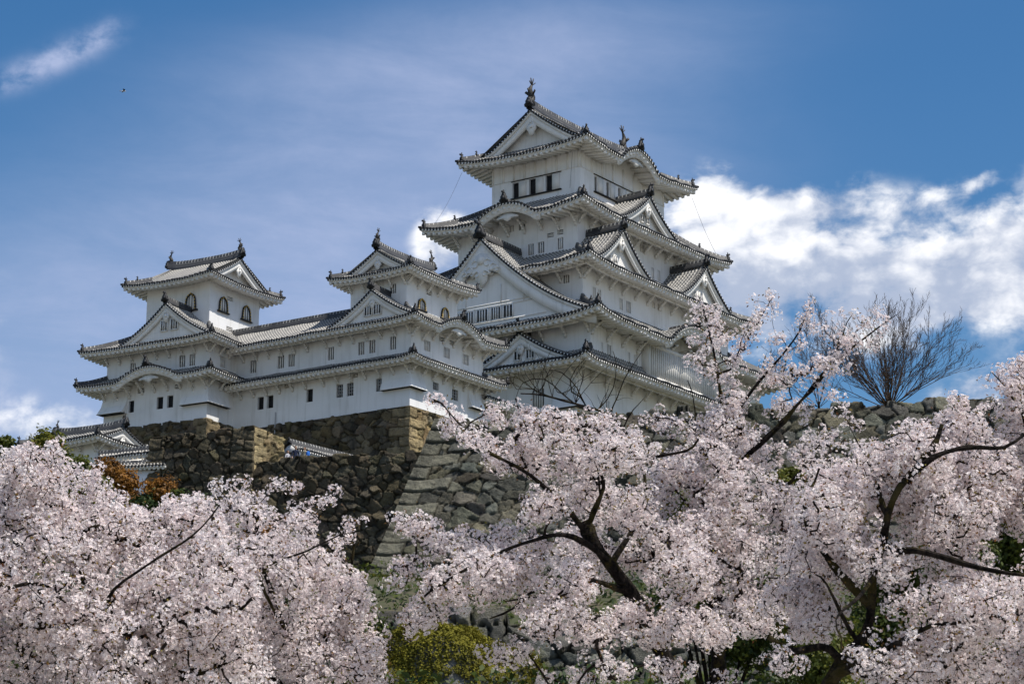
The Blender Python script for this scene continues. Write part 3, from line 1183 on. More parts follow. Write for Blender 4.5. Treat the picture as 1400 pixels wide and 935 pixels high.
def drop_bay(bld, rect, corner, l1, l2, z0, z1, out, s):
    """flared stone-dropping bay wrapped round a wall corner (W-S), or along one side"""
    mb = MB()
    W, S = Side(rect, 'W'), Side(rect, 'S')
    if corner == 'WS':
        top = [W.pt(W.L - l1, -.01, z1), W.pt(W.L + .01, -.01, z1), S.pt(l2, -.01, z1)]
        bot = [W.pt(W.L - l1, -out, z0), W.pt(W.L + out, -out, z0), S.pt(l2, -out, z0)]
        wl = [W.pt(W.L - l1, .02, z0), W.pt(W.L, .02, z0), S.pt(l2, .02, z0)]
        wt = [W.pt(W.L - l1, .02, z1), None, S.pt(l2, .02, z1)]
    else:
        sd = Side(rect, corner)
        top = [sd.pt(l1, -.01, z1), sd.pt(l2, -.01, z1)]
        bot = [sd.pt(l1, -out, z0), sd.pt(l2, -out, z0)]
        wl = [sd.pt(l1, .02, z0), sd.pt(l2, .02, z0)]
        wt = [sd.pt(l1, .02, z1), sd.pt(l2, .02, z1)]
    mid = [t + (b - t) * np.array([.32, .32, .5]) for t, b in zip(top, bot)]
    for i in range(len(top) - 1):
        mb.add([bot[i], bot[i + 1], mid[i + 1], mid[i]], [(0, 1, 2, 3)])
        mb.add([mid[i], mid[i + 1], top[i + 1], top[i]], [(0, 1, 2, 3)])
        mb.add([wl[i], wl[i + 1], bot[i + 1], bot[i]], [(0, 1, 2, 3)], m=1)
        # thin sill board round the foot
        d = bot[i] - wl[i]
        mb.beam(bot[i] + np.array([0, 0, .03]), bot[i + 1] + np.array([0, 0, .02]), .04, .04, 0)
    for i in (0, -1):
        mb.add([wl[i], bot[i], mid[i], top[i], wt[i]], tris=[(0, 1, 2), (0, 2, 3), (0, 3, 4)])
    return mb.build('stone_drop_bay', [M_PLASTER, M_PANE], bld)


def bell_window(bld, sd, a, w, z0, z1, s):
    """bell-shaped lacquered window frame with gilt studs"""
    h = z1 - z0
    prof = [(-.5, 0), (-.47, .3), (-.43, .6), (-.36, .78), (-.22, .90), (-.08, .95), (0, 1.0), (.08, .95), (.22, .90), (.36, .78), (.43, .6), (.47, .3), (.5, 0)]
    c = lambda x, z, d: sd.pt(a + x * w, d, z0 + z * h)
    mb = MB()
    poly = np.array([(x * w, z * h) for x, z in prof])
    mb.prism(poly, sd.pt(a, -.03, z0), sd.e3, (0, 0, 1), -sd.m3, .06, 1)
    mb.tube([c(x, z, -.08) for x, z in prof], .085 * w, 6, 0)
    mb.beam(c(-.72, -.05, -.10), c(.72, -.05, -.10), .16 * s, .17 * s, 0)
    fine = np.array(prof)
    L = np.concatenate([[0], np.cumsum(np.hypot(*np.diff(fine * np.array([w, h]), axis=0).T))])
    for q in np.linspace(0.02, .98, 13) * L[-1]:
        x, z = np.interp(q, L, fine[:, 0]), np.interp(q, L, fine[:, 1])
        mb.obox(c(x, z, -.155), sd.e3 * .046 * s, sd.m3 * .03, np.array([0, 0, .06 * s]), 2)
    o = mb.build('bell_window', [M_BLACKWOOD, M_PLASTER2, M_GOLD], bld)
    b = MB()
    for x in (-.14, .14):
        b.obox(c(x, .45, -.075), sd.e3 * .022 * s, sd.m3 * .03, np.array([0, 0, .42 * h]), 0)
    b.build('window_bars', [M_PANE], o)
    return o

# ------------------------------------------------------------------ the castle buildings
FLAT = lambda z: {k: (lambda a, z=z: np.full_like(np.asarray(a, float), z)) for k in 'WSEN'}


def sym(a, b):
    return (-a, a, -b, b)


def tops(roof):
    return {k: roof.walltop(k) for k in 'WSEN'}


# ---- main keep
K = thing('castle_keep', 'tallest white five-roofed main tower of the castle, highest building in the picture', 'castle tower', (6.38, 205.64, 43.0), radians(55.0432))
KZ = 43.0
w6, w5, w3, w2, w1 = sym(7.36, 4.92), sym(10.36, 6.58), sym(12.7, 8.6), sym(14.8, 10.7), sym(14.5, 8.96)
z_ = lambda v: v - KZ
R5 = Roof(K, 'top_roof', sym(9.77, 7.32), z_(70.47), 4.75, 1.0, .55, irimoya=dict(axis='e', g=2.6, v=1.5, fish=1.35, orn=1.15, bw=.72), wall=w6, kara={'S': (-.6, 3.7, 1.5)})
R4 = Roof(K, 'fourth_roof', sym(13.06, 9.05), z_(63.48), 3.05, 1.0, .55, inner=sym(7.30, 4.86), wall=w5, kara={'W': (-.45, 3.7, 1.28)})
R3 = Roof(K, 'third_roof', sym(15.22, 11.01), z_(57.55), 2.65, 1.0, .52, inner=sym(10.3, 6.52), wall=w3)
R2 = Roof(K, 'second_roof', sym(17.31, 13.22), z_(51.90), 2.75, 1.0, .62, inner=sym(12.64, 8.54), wall=w2, kara={'S': (-.9, 5.2, 2.0)})
R1 = Roof(K, 'lowest_roof', sym(17.0, 11.64), z_(48.35), 1.15, 1.0, .42, inner=sym(14.74, 10.64), wall=w1)
for r, br, sp in ((R5, False, 2), (R4, True, 1.9), (R3, True, 2.2), (R2, True, 2.4), (R1, True, 2.2)):
    r.build(.36, bracket=br, spacing=sp)
H6 = [('W', 2.22, .74, z_(67.25), z_(68.72), 'open'), ('W', .34, .78, z_(67.25), z_(68.75), 'open'), ('W', -1.5, .78, z_(67.25), z_(68.78), 'open')]
H6 += [('S', e, .46, z_(67.2), z_(68.7), 'open') for e in (-4.7, -2.66, -.63, 1.4, 3.4)]
walls(K, 'sixth_storey_wall', w6, z_(66.2), tops(R5), H6, 1.0)
# sliding plaster shutters, sill rail and string course of the top storey
for q, cs in (('W', (1.42, -.48, -2.3)), ('S', (-3.95, -1.9, .12, 2.15))):
    sd = Side(w6, q)
    for v in cs:
        m = MB()
        m.obox(sd.pt(sd.a_of(v), -.04, z_(67.97)), sd.e3 * .40, sd.m3 * .05, np.array([0, 0, .76]))
        m.build('sliding_shutter', [M_PLASTER2], K)
trim = MB()
for q in 'WS':
    sd = Side(w6, q)
    trim.obox(sd.pt(sd.L / 2, -.02, z_(68.95)), sd.e3 * (sd.L / 2 + .03), sd.m3 * .03, np.array([0, 0, .04]), 0)
    for i in range(9):
        trim.obox(sd.pt(.12 + (sd.L - .24) * i / 8, -.03, z_(69.75)), sd.e3 * .09, sd.m3 * .045, np.array([0, 0, .85]), 0)
    lo, hi = (2.7, -2.9) if q == 'W' else (-5.1, 4.2)
    a0, a1 = sorted((sd.a_of(lo), sd.a_of(hi)))
    trim.obox(sd.pt((a0 + a1) / 2, -.09, z_(67.14)), sd.e3 * (a1 - a0) / 2, sd.m3 * .10, np.array([0, 0, .06]), 1)
    trim.obox(sd.pt((a0 + a1) / 2, -.05, z_(68.84)), sd.e3 * (a1 - a0) / 2, sd.m3 * .05, np.array([0, 0, .035]), 1)
trim.build('window_rail', [M_PLASTER2, M_BLACKWOOD], K)
H5 = [('W', -1.52, .62, z_(60.33), z_(61.39), 'bars'), ('W', -2.64, .68, z_(60.33), z_(61.39), 'bars'), ('W', -4.73, .60, z_(60.33), z_(61.42), 'bars'), ('W', -3.65, .70, z_(61.65), z_(62.05), 'vent'),
      ('W', -4.72, .66, z_(61.72), z_(62.15), 'vent'), ('W', .57, .45, z_(62.9), z_(63.5), 'bars'), ('W', -.56, .68, z_(62.9), z_(63.5), 'bars')]
H5 += [('S', 2.37, .46, z_(60.31), z_(61.38), 'bars'), ('S', 3.48, .5, z_(60.31), z_(61.38), 'bars'), ('S', .6, .9, z_(62.4), z_(63.2), 'bars'), ('S', -5.2, .9, z_(62.3), z_(63.1), 'bars')]
walls(K, 'fifth_storey_wall', w5, z_(59.6), tops(R4), H5, 1.0)
H3 = [('W', -6.88, .64, z_(56.3), z_(57.05), 'bars')]
H3 += [('S', e, w, z_(55.0), z_(56.06), 'bars') for e, w in ((-10.85, .5), (-10.0, .5), (-6.46, .55), (-5.2, .75))] + [('S', -.88, .56, z_(56.42), z_(57.0), 'bars'), ('S', .12, .62, z_(56.42), z_(57.0), 'bars'), ('S', 4.6, .6, z_(56.4), z_(57.0), 'bars'), ('S', 7.8, .6, z_(55.0), z_(56.06), 'bars')]
walls(K, 'third_storey_wall', w3, z_(54.0), tops(R3), H3, 1.0)
H2 = [('S', e, w, z_(49.0), z_(50.36), 'bars') for e, w in ((-12.95, .32), (-11.85, .66), (-8.64, .42), (-7.5, .60))]
walls(K, 'second_storey_wall', w2, z_(48.6), tops(R2), H2, 1.0)
H1 = [('W', -5.1, 1.2, z_(45.0), z_(46.7), 'bars'), ('S', -9.4, .5, z_(44.6), z_(46.1), 'bars'), ('S', -3.2, .6, z_(44.6), z_(46.1), 'bars'), ('S', 3.2, .6, z_(44.6), z_(46.1), 'bars')]
walls(K, 'first_storey_wall', w1, z_(43.0), tops(R1), H1, 1.0)
# projecting lattice window bay under the undulating gable, south side
sd = Side(w2, 'S')
lat = MB()
a0, a1 = sd.a_of(-6.4), sd.a_of(5.2)
am, aw = (a0 + a1) / 2, (a1 - a0) / 2
lat.obox(sd.pt(am, -.30, z_(48.55)), sd.e3 * aw, sd.m3 * .40, np.array([0, 0, .16]), 0)
lat.obox(sd.pt(am, -.30, z_(51.55)), sd.e3 * aw, sd.m3 * .40, np.array([0, 0, .16]), 0)
for a in (a0, a1):
    lat.obox(sd.pt(a, -.32, z_(50.05)), sd.e3 * .16, sd.m3 * .40, np.array([0, 0, 1.4]), 0)
lat.obox(sd.pt(am, -.25, z_(50.05)), sd.e3 * (aw - .1), sd.m3 * .05, np.array([0, 0, 1.4]), 1)
n = 34
for i in range(n):
    lat.obox(sd.pt(a0 + .25 + (a1 - a0 - .5) * i / (n - 1), -.60, z_(50.05)), sd.e3 * .075, sd.m3 * .09, np.array([0, 0, 1.36]), 0)
lat.build('lattice_window', [M_PLASTER2, M_PLASTER], K)
# pediment closing the undulating gables
def kara_face(bld, roof, k, dpl, s, orn):
    sd = roof.sides[k]
    v, hw, h = roof.kara[k]
    ac = sd.a_of(v)
    x = np.linspace(-hw * 1.02, hw * 1.02, 30)
    z = roof.zf(k)(ac + x, 0 * x)
    mb = MB()
    o = .26 * s
    low = z - .40 * s - .42 * s
    mb.grid(np.stack([sd.pt(ac + x, o + .12 * s, low), sd.pt(ac + x, o, low), sd.pt(ac + x, o, z - .28 * s)]), m=0)
    mb.build('bargeboard', [M_PLASTER2], bld)
    p = MB()
    zc = float(roof.zf(k)(np.array([ac]), np.array([0.]))[0])
    p.prism(GEGYO * np.array([1.25, .55]) * orn * s, sd.pt(ac, o + .32 * s, zc - 1.05 * s), sd.e3, (0, 0, 1), -sd.m3, .16 * s)
    p.build('gable_ornament', [M_PLASTER2], bld)
    r = MB()
    P = sd.pt(np.full(6, ac), np.linspace(-.02, min(roof.run[k], 3.0 * s), 6), zc + .08 * s + .12 * s * np.linspace(1, 0, 6))
    ridge_piece(r, P, .44 * s, .46 * s, .42 * s)
    oni(r, P[0] + np.array([0, 0, .12 * s]), -sd.md, .85 * s, 1)
    r.build('gable_ridge', RMATS, bld)


kara_face(R5.obj, R5, 'S', 1, 1.0, 1.0)
kara_face(R4.obj, R4, 'W', 1, 1.0, 1.0)
kara_face(R2.obj, R2, 'S', 1, 1.0, 1.2)
# dormers
dormer(K, R4, 'S', -1.15, 4.95, z_(63.92), 3.15, .45, 4.25, 1.0, .36, tymp=.7, win=[(-.45, .5, z_(64.6), z_(65.2)), (.45, .5, z_(64.6), z_(65.2))], orn=.9)
dormer(K, R3, 'S', -8.85, 4.6, z_(57.95), 3.65, .51, 4.6, 1.0, .36, tymp=.7, win=[(-1.6, .45, z_(58.42), z_(59.05)), (-.5, .45, z_(58.42), z_(59.05))], orn=.9)
dormer(K, R3, 'S', 5.65, 4.7, z_(57.95), 3.70, .51, 4.6, 1.0, .36, tymp=.7, win=[(-1.2, .45, z_(58.42), z_(59.05)), (-.1, .45, z_(58.42), z_(59.05))], orn=.9)
BIG = [(v, 1.0 if i else .9, z_(53.12), z_(54.18)) for i, v in ()] if False else []
for v, w in ((1.17, .74), (-.19, 1.1), (-1.65, .95), (-2.95, .9), (2.4, .7)):
    BIG.append((-(v + .3), w, z_(53.12), z_(54.18)))
bigg = dormer(K, R2, 'W', -.3, 12.0, z_(52.35), 8.25, .80, 7.0, 1.0, .36, tymp=.62, win=BIG, orn=2.2, c0=.46, bw=1.15, big=True)
sd = R2.sides['W']
mt = MB()
for z, hw in ((52.98, 6.6), (54.36, 5.2), (54.62, 4.9)):
    mt.obox(sd.pt(sd.a_of(-.3), .80 + .60, z_(z)), sd.e3 * hw, sd.m3 * .04, np.array([0, 0, .05]), 0)
for x in (-4.3, 4.3, 1.9, -1.9):
    mt.obox(sd.pt(sd.a_of(-.3) + x, .80 + .58, z_(55.5 - abs(x) * .05)), sd.e3 * .035, sd.m3 * .05, np.array([0, 0, .9]), 0)
mt.build('gable_moulding', [M_PLASTER2], bigg)
dormer(K, R1, 'W', -4.35, 5.2, z_(48.72), 2.75, .65, 2.6, 1.0, .36, tymp=.5, win=[(-.45, .62, z_(49.15), z_(49.9)), (.9, .8, z_(49.15), z_(49.9))], orn=.8)
drop_bay(K, w1, 'WS', 2.2, 2.2, z_(44.6), z_(46.4), .5, 1.0)
# lightning conductor cables
cab = MB()
for (e, n, z), (e2, n2, zz) in (((-9.4, 6.9, 70.1), (-12.4, 8.4, 63.9)), ((9.4, -6.9, 70.0), (12.4, -8.4, 63.7)), ((-7.5, -4.2, 70.4), (-7.5, -3.9, 67.0))):
    t = np.linspace(0, 1, 9)
    P = np.stack([e + (e2 - e) * t, n + (n2 - n) * t, z_(z) + (zz - z) * t - .5 * np.sin(pi * t) * (abs(e - e2) > 1)], 1)
    cab.tube(P, .014, 4)
cab.build('conductor_cable', [M_WIRE], K)

# ---- west small keep with two lower roofs (centre of the picture)
NZ = 38.0
N = thing('west_tower', 'smaller white three-roofed tower standing on the golden stone corner, beside the tall keep', 'castle tower', (-8.11, 165.24, NZ), radians(56.7232))
z_ = lambda v: v - NZ
S7 = .72
n3, n2, n1 = sym(3.28, 2.58), (-4.5, 4.85, -3.9, 3.9), (-4.7, 4.85, -4.0, 3.9)
Q3 = Roof(N, 'top_roof', sym(4.55, 3.87), z_(48.45), 2.15, S7, .22, irimoya=dict(axis='e', g=1.62, v=.92, fish=.85, orn=.9), wall=n3)
Q2 = Roof(N, 'second_roof', (-6.09, 6.09, -5.43, 5.43), z_(44.20), 1.75, S7, .24, inner=sym(3.24, 2.54), wall=n2, kara={'S': (.0, 3.2, .95)}, nohip=('WL', 'ER'), sides='WSE')
Q1 = Roof(N, 'lowest_roof', (-6.16, 6.16, -5.38, 5.38), z_(41.28), .75, S7, .22, inner=(-4.46, 4.8, -3.86, 3.86), wall=n1, nohip=('WL', 'ER'), sides='WSE')
Q3.build(.245, bracket=True, spacing=1.25)
Q2.build(.245, bracket=True, spacing=1.3)
Q1.build(.245, bracket=True, spacing=1.3)
walls(N, 'third_storey_wall', n3, z_(45.2), tops(Q3), [('W', -1.33, .56, z_(47.06), z_(47.8), 'bars'), ('S', -.42, .66, z_(47.42), z_(47.82), 'vent')], S7)
for e in (-1.45, 1.57):
    bell_window(N, Side(n3, 'S'), Side(n3, 'S').a_of(e), .88, z_(46.02), z_(46.86), S7)
H = [('W', v, .56, z_(42.4), z_(43.38), 'bars') for v in (3.40, .59, -.41, -2.29)]
H += [('S', v, .80, z_(42.5), z_(43.28), 'bars') for v in (-2.44, .05, 2.53)]
H += [('S', -.55, .7, z_(43.62), z_(43.95), 'vent'), ('S', .75, .7, z_(43.62), z_(43.95), 'vent')]
walls(N, 'second_storey_wall', n2, z_(41.6), tops(Q2), H, S7)
H = [('W', 2.36, .6, z_(39.38), z_(40.36), 'grille'), ('W', 1.39, .6, z_(39.38), z_(40.36), 'grille'), ('W', -1.22, .5, z_(39.38), z_(40.34), 'grille'), ('W', .95, .5, z_(40.72), z_(41.0), 'vent')]
H += [('S', -1.46, .75, z_(39.75), z_(40.32), 'grille'), ('S', 1.03, .8, z_(39.45), z_(40.28), 'grille'), ('S', -.2, .6, z_(40.7), z_(41.0), 'vent')]
walls(N, 'first_storey_wall', n1, z_(38.0), tops(Q1), H, S7)
kara_face(Q2.obj, Q2, 'S', 1, S7, 1.1)
dormer(N, Q2, 'W', -1.0, 3.95, z_(44.58), 2.32, .55, 2.9, S7, .245, tymp=.45, win=[(-.42, .62, z_(45.05), z_(45.75)), (.42, .62, z_(45.05), z_(45.75))], orn=.8)
drop_bay(N, n1, 'WS', 2.4, 1.65, z_(39.3), z_(40.75), .42, S7)
drop_bay(N, n1, 'S', 7.4, 9.2, z_(39.25), z_(40.6), .40, S7)

# ---- long corridor gallery running north
G = thing('corridor_gallery', 'long two-storey white corridor with low tiled roofs running between the two smaller towers', 'gallery', (-8.11, 165.24, NZ), radians(56.7232))
gw2, gw1 = (-4.5, -.9, 3.91, 15.5), (-4.7, -.9, 3.91, 15.5)
G2 = Roof(G, 'upper_roof', (-6.09, .69, 5.44, 15.5), z_(44.16), 2.05, S7, 0, wall=gw2, sides='WE', nohip=('WL', 'WR', 'EL', 'ER'))
G1 = Roof(G, 'lower_roof', (-6.16, .8, 5.39, 15.5), z_(41.28), .75, S7, 0, inner=(-4.46, -.9, 5.39, 15.5), wall=gw1, sides='W', nohip=('WL', 'WR', 'EL', 'ER'))
G2.over['N'] = G2.over['S'] = G1.over['N'] = G1.over['S'] = .0
G2.build(.245, bracket=True, spacing=1.3, eavesides='W')
G1.build(.245, bracket=True, spacing=1.3, eavesides='W')
rb = MB()
ridge_piece(rb, np.stack([np.full(10, -2.7), np.linspace(3.0, 15, 10), np.full(10, z_(46.26))], 1), .42, .52, .3)
rb.build('main_ridge', RMATS, G2.obj)
H = [('W', v, .6, z_(42.4), z_(43.38), 'bars') for v in (10.82, 8.13, 7.12)]
walls(G, 'upper_wall', gw2, z_(41.6), {**FLAT(z_(44.3)), 'W': lambda a: np.full_like(np.asarray(a, float), z_(44.85))}, H, S7)
H = [('W', v, .6, z_(39.4), z_(40.38), 'open') for v in (9.83, 8.9, 5.15)] + [('W', 7.3, .5, z_(40.75), z_(41.02), 'vent')]
walls(G, 'lower_wall', gw1, z_(38.0), FLAT(z_(41.7)), H, S7)
pip = MB()
pip.tube([(-4.78, 8.3, z_(39.0)), (-4.80, 8.3, z_(37.2))], .045, 6)
pip.build('drain_pipe', [M_SHUT], G)

# ---- north-west small keep (left of the picture)
IZ = 38.5
I = thing('corner_tower', 'white three-roofed tower at the far left end, curved gable low on its left face', 'castle tower', (-24.29, 172.66, IZ), radians(60.0232))
z_ = lambda v: v - IZ
i3, i2, i1 = sym(3.18, 3.08), sym(5.4, 4.9), sym(5.5, 4.95)
J3 = Roof(I, 'top_roof', sym(4.75, 4.4), z_(49.95), 2.55, S7, .26, irimoya=dict(axis='n', g=1.65, v=.82, fish=.8, orn=.9), wall=i3)
J2 = Roof(I, 'second_roof', sym(7.1, 6.42), z_(44.43), 2.0, S7, .16, inner=sym(3.14, 3.04), wall=i2)
J1 = Roof(I, 'lowest_roof', sym(7.27, 6.52), z_(41.72), .85, S7, .16, inner=sym(5.36, 4.86), wall=i1, kara={'W': (-.4, 3.25, .92)})
J3.build(.245, bracket=False)
J2.build(.245, bracket=True, spacing=1.2)
J1.build(.245, bracket=True, spacing=1.3)
walls(I, 'third_storey_wall', i3, z_(46.0), tops(J3), [('S', -.62, .74, z_(48.95), z_(49.25), 'vent'), ('S', -.6, .8, z_(46.5), z_(46.85), 'vent')], S7)
bell_window(I, Side(i3, 'W'), Side(i3, 'W').a_of(-1.28), .98, z_(47.85), z_(49.15), S7)
for e in (-1.55, 1.42):
    bell_window(I, Side(i3, 'S'), Side(i3, 'S').a_of(e), 1.02, z_(47.85), z_(49.0), S7)
H = [('W', -2.37, .58, z_(42.7), z_(43.62), 'bars'), ('W', -3.33, .54, z_(42.7), z_(43.6), 'bars'), ('W', 2.36, .54, z_(42.9), z_(43.58), 'bars'), ('S', -3.65, .7, z_(42.75), z_(43.58), 'bars')]
walls(I, 'second_storey_wall', i2, z_(42.0), tops(J2), H, S7)
H = [('W', 2.28, .54, z_(39.7), z_(40.62), 'open'), ('W', -.47, .62, z_(39.66), z_(40.6), 'open'), ('W', -1.45, .58, z_(39.66), z_(40.6), 'open'), ('W', 1.4, .66, z_(41.12), z_(41.5), 'vent'), ('W', -2.14, .6, z_(41.05), z_(41.4), 'vent')]
walls(I, 'first_storey_wall', i1, z_(38.4), tops(J1), H, S7)
kara_face(J1.obj, J1, 'W', 1, S7, 1.1)
dormer(I, J2, 'W', -1.25, 4.35, z_(44.85), 2.85, .80, 3.9, S7, .245, tymp=.5, win=[(-.25, .55, z_(45.6), z_(46.35)), (.72, .6, z_(45.6), z_(46.4))], orn=.9)
drop_bay(I, i1, 'WS', 2.3, 2.4, z_(39.6), z_(41.0), .45, S7)
drop_bay(I, i1, 'W', -.1, 2.3, z_(39.65), z_(41.0), .75, S7)

# ---- low link building between west tower and keep
L = thing('link_building', 'low white link building with a short tiled roof tucked between west tower and keep', 'castle building', (-8.11, 165.24, NZ), radians(56.7232))
z_ = lambda v: v - NZ
lw = (4.87, 13.0, -3.4, 1.5)
LR = Roof(L, 'roof', (4.4, 14.0, -4.6, 2.7), z_(40.35), 1.5, S7, .0, wall=lw, sides='SN', nohip=('SL', 'SR', 'NL', 'NR'))
LR.run = {k: 3.65 for k in 'WSEN'}
LR.over = {'S': 1.2, 'N': 1.2, 'W': 0.0, 'E': 0.0}
LR.build(.245, bracket=True, spacing=1.3, eavesides='S')
walls(L, 'wall', lw, z_(36.0), FLAT(z_(40.75)), [('S', 6.45, .6, z_(39.1), z_(39.6), 'grille'), ('S', 8.2, .6, z_(39.0), z_(39.6), 'grille')], S7)

# ---- gate turret low at the left
T = thing('gate_turret', 'small white turret with a gabled tiled roof, low at far left above orange shrubs', 'turret', (-24.29, 172.66, 30.0), radians(60.0232))
z_ = lambda v: v - 30.0
tw = (-16.8, -11.9, -4.2, 1.3)
TR = Roof(T, 'roof', (-18.0, -10.9, -5.25, 2.3), z_(34.75), 1.30, .66, .18, irimoya=dict(axis='n', g=1.3, v=.55, fish=.55, orn=.8), wall=tw)
TR.run = {k: 3.55 for k in 'WSEN'}
TR.build(.25, bracket=True, spacing=1.3)
walls(T, 'wall', tw, z_(30.0), tops(TR), [], .66)


def tile_wall(label, p, q, z, h, w, s=.6):
    """plastered boundary wall with its own little tiled roof"""
    p, q = np.array(p, float), np.array(q, float)
    L_ = float(np.linalg.norm(q - p))
    o = thing('plaster_wall', label, 'wall', (p[0], p[1], z), atan2(q[1] - p[1], q[0] - p[0]))
    b = MB()
    b.obox((L_ / 2, 0, h / 2), (L_ / 2, 0, 0), (0, w / 2, 0), (0, 0, h / 2), 0)
    b.build('wall', [M_PLASTER], o)
    ov = .75 * s + w / 2
    r = Roof(o, 'tiled_coping', (-.25, L_ + .25, -ov, ov), h + .02, .62 * s * 1.1, s, 0, wall=(0, L_, -w / 2, w / 2), sides='SN', nohip=('SL', 'SR', 'NL', 'NR'), rows=4)
    r.run = {k: ov for k in 'WSEN'}
    r.over = {'S': ov - w / 2, 'N': ov - w / 2, 'W': 0.0, 'E': 0.0}
    r.build(.25)
    m = MB()
    ridge_piece(m, np.array([(-.3, 0, h + .72 * s), (L_ / 2, 0, h + .70 * s), (L_ + .3, 0, h + .72 * s)]), .36 * s, .5 * s, .3)
    oni(m, (-.32, 0, h + .72 * s), (-1, 0), .5 * s)
    m.build('coping_ridge', RMATS, r.obj)
    g = MB()
    for x in (-.22, L_ + .22):
        g.prism([(-ov * .95, h - .12), (ov * .95, h - .12), (0, h + .60 * s)], (x, 0, 0), (0, 1, 0), (0, 0, 1), (-1, 0, 0), .08)
    g.build('gable_end', [M_PLASTER2], o)
    return o

# ------------------------------------------------------------------ ground and stone walls
F_PX = 3109.58
PITCH = radians(14.4777)


def P3(x, y, depth):
    """point of the place seen towards photo pixel x, y at the given distance north of the viewer"""
    a, b = (x - 700) / F_PX, (467.5 - y) / F_PX
    d = np.array([a, cos(PITCH) - b * sin(PITCH), sin(PITCH) + b * cos(PITCH)])
    return np.array([0, 0, 1.6]) + d * depth / d[1]


def ss(x, a, b):
    t = np.clip((x - a) / (b - a), 0, 1)
    return t * t * (3 - 2 * t)


def ground_z(x, y):
    z = 9.0 * ss(y, 30, 78) + 7.0 * ss(y, 82, 114) + 3.0 * ss(y, 100, 118)
    z = z + 8.0 * ss(x, -4, 2) * ss(y, 121, 126)
    z = np.maximum(z, 31.4 * ss(y, 150, 157) * ss(240 - np.hypot(x, y - 190), 60, 130))
    fall = 1 - ss(np.hypot(x, y - 190), 150, 330)
    und = 0.35 * np.sin(x * .23 + 1) * np.cos(y * .19) * ss(y, 25, 60)
    return z * fall + und * fall


gx = np.unique(np.concatenate([np.linspace(-3000, -60, 24), np.linspace(-60, 60, 81), np.linspace(60, 3000, 24)]))
gy = np.unique(np.concatenate([np.linspace(-600, 0, 8), np.linspace(0, 260, 174), np.linspace(260, 4500, 30)]))
GX, GY = np.meshgrid(gx, gy)
mb = MB()
mb.grid(np.stack([GX, GY, ground_z(GX, GY)], -1))
m, nt, b = new_mat("hill_ground")
h = NT(nt)
o_ = h.obj()
c_ = h.mix(h.smooth(h.noise(o_, .35, 6, .65), .35, .65), (0.045, 0.052, 0.02), (0.085, 0.07, 0.045))
c_ = h.mix(h.smooth(h.noise(o_, 3.0, 5, .7), .5, .7), c_, (0.035, 0.05, 0.014))
# raked gravel of the open court in front, grass and earth on the hill
far_ = h.node('ShaderNodeSeparateXYZ', {0: o_}).outputs[1]
c_ = h.mix(h.smooth(far_, 26, 36), h.mix(h.noise(o_, 6.0, 5, .7), (.27, .25, .22), (.35, .33, .30)), c_)
nt.links.new(c_, b.inputs['Base Color'])
b.inputs['Roughness'].default_value = 1.0
ground = mb.build('ground', [m], smooth=True)
tag(ground, kind='structure')


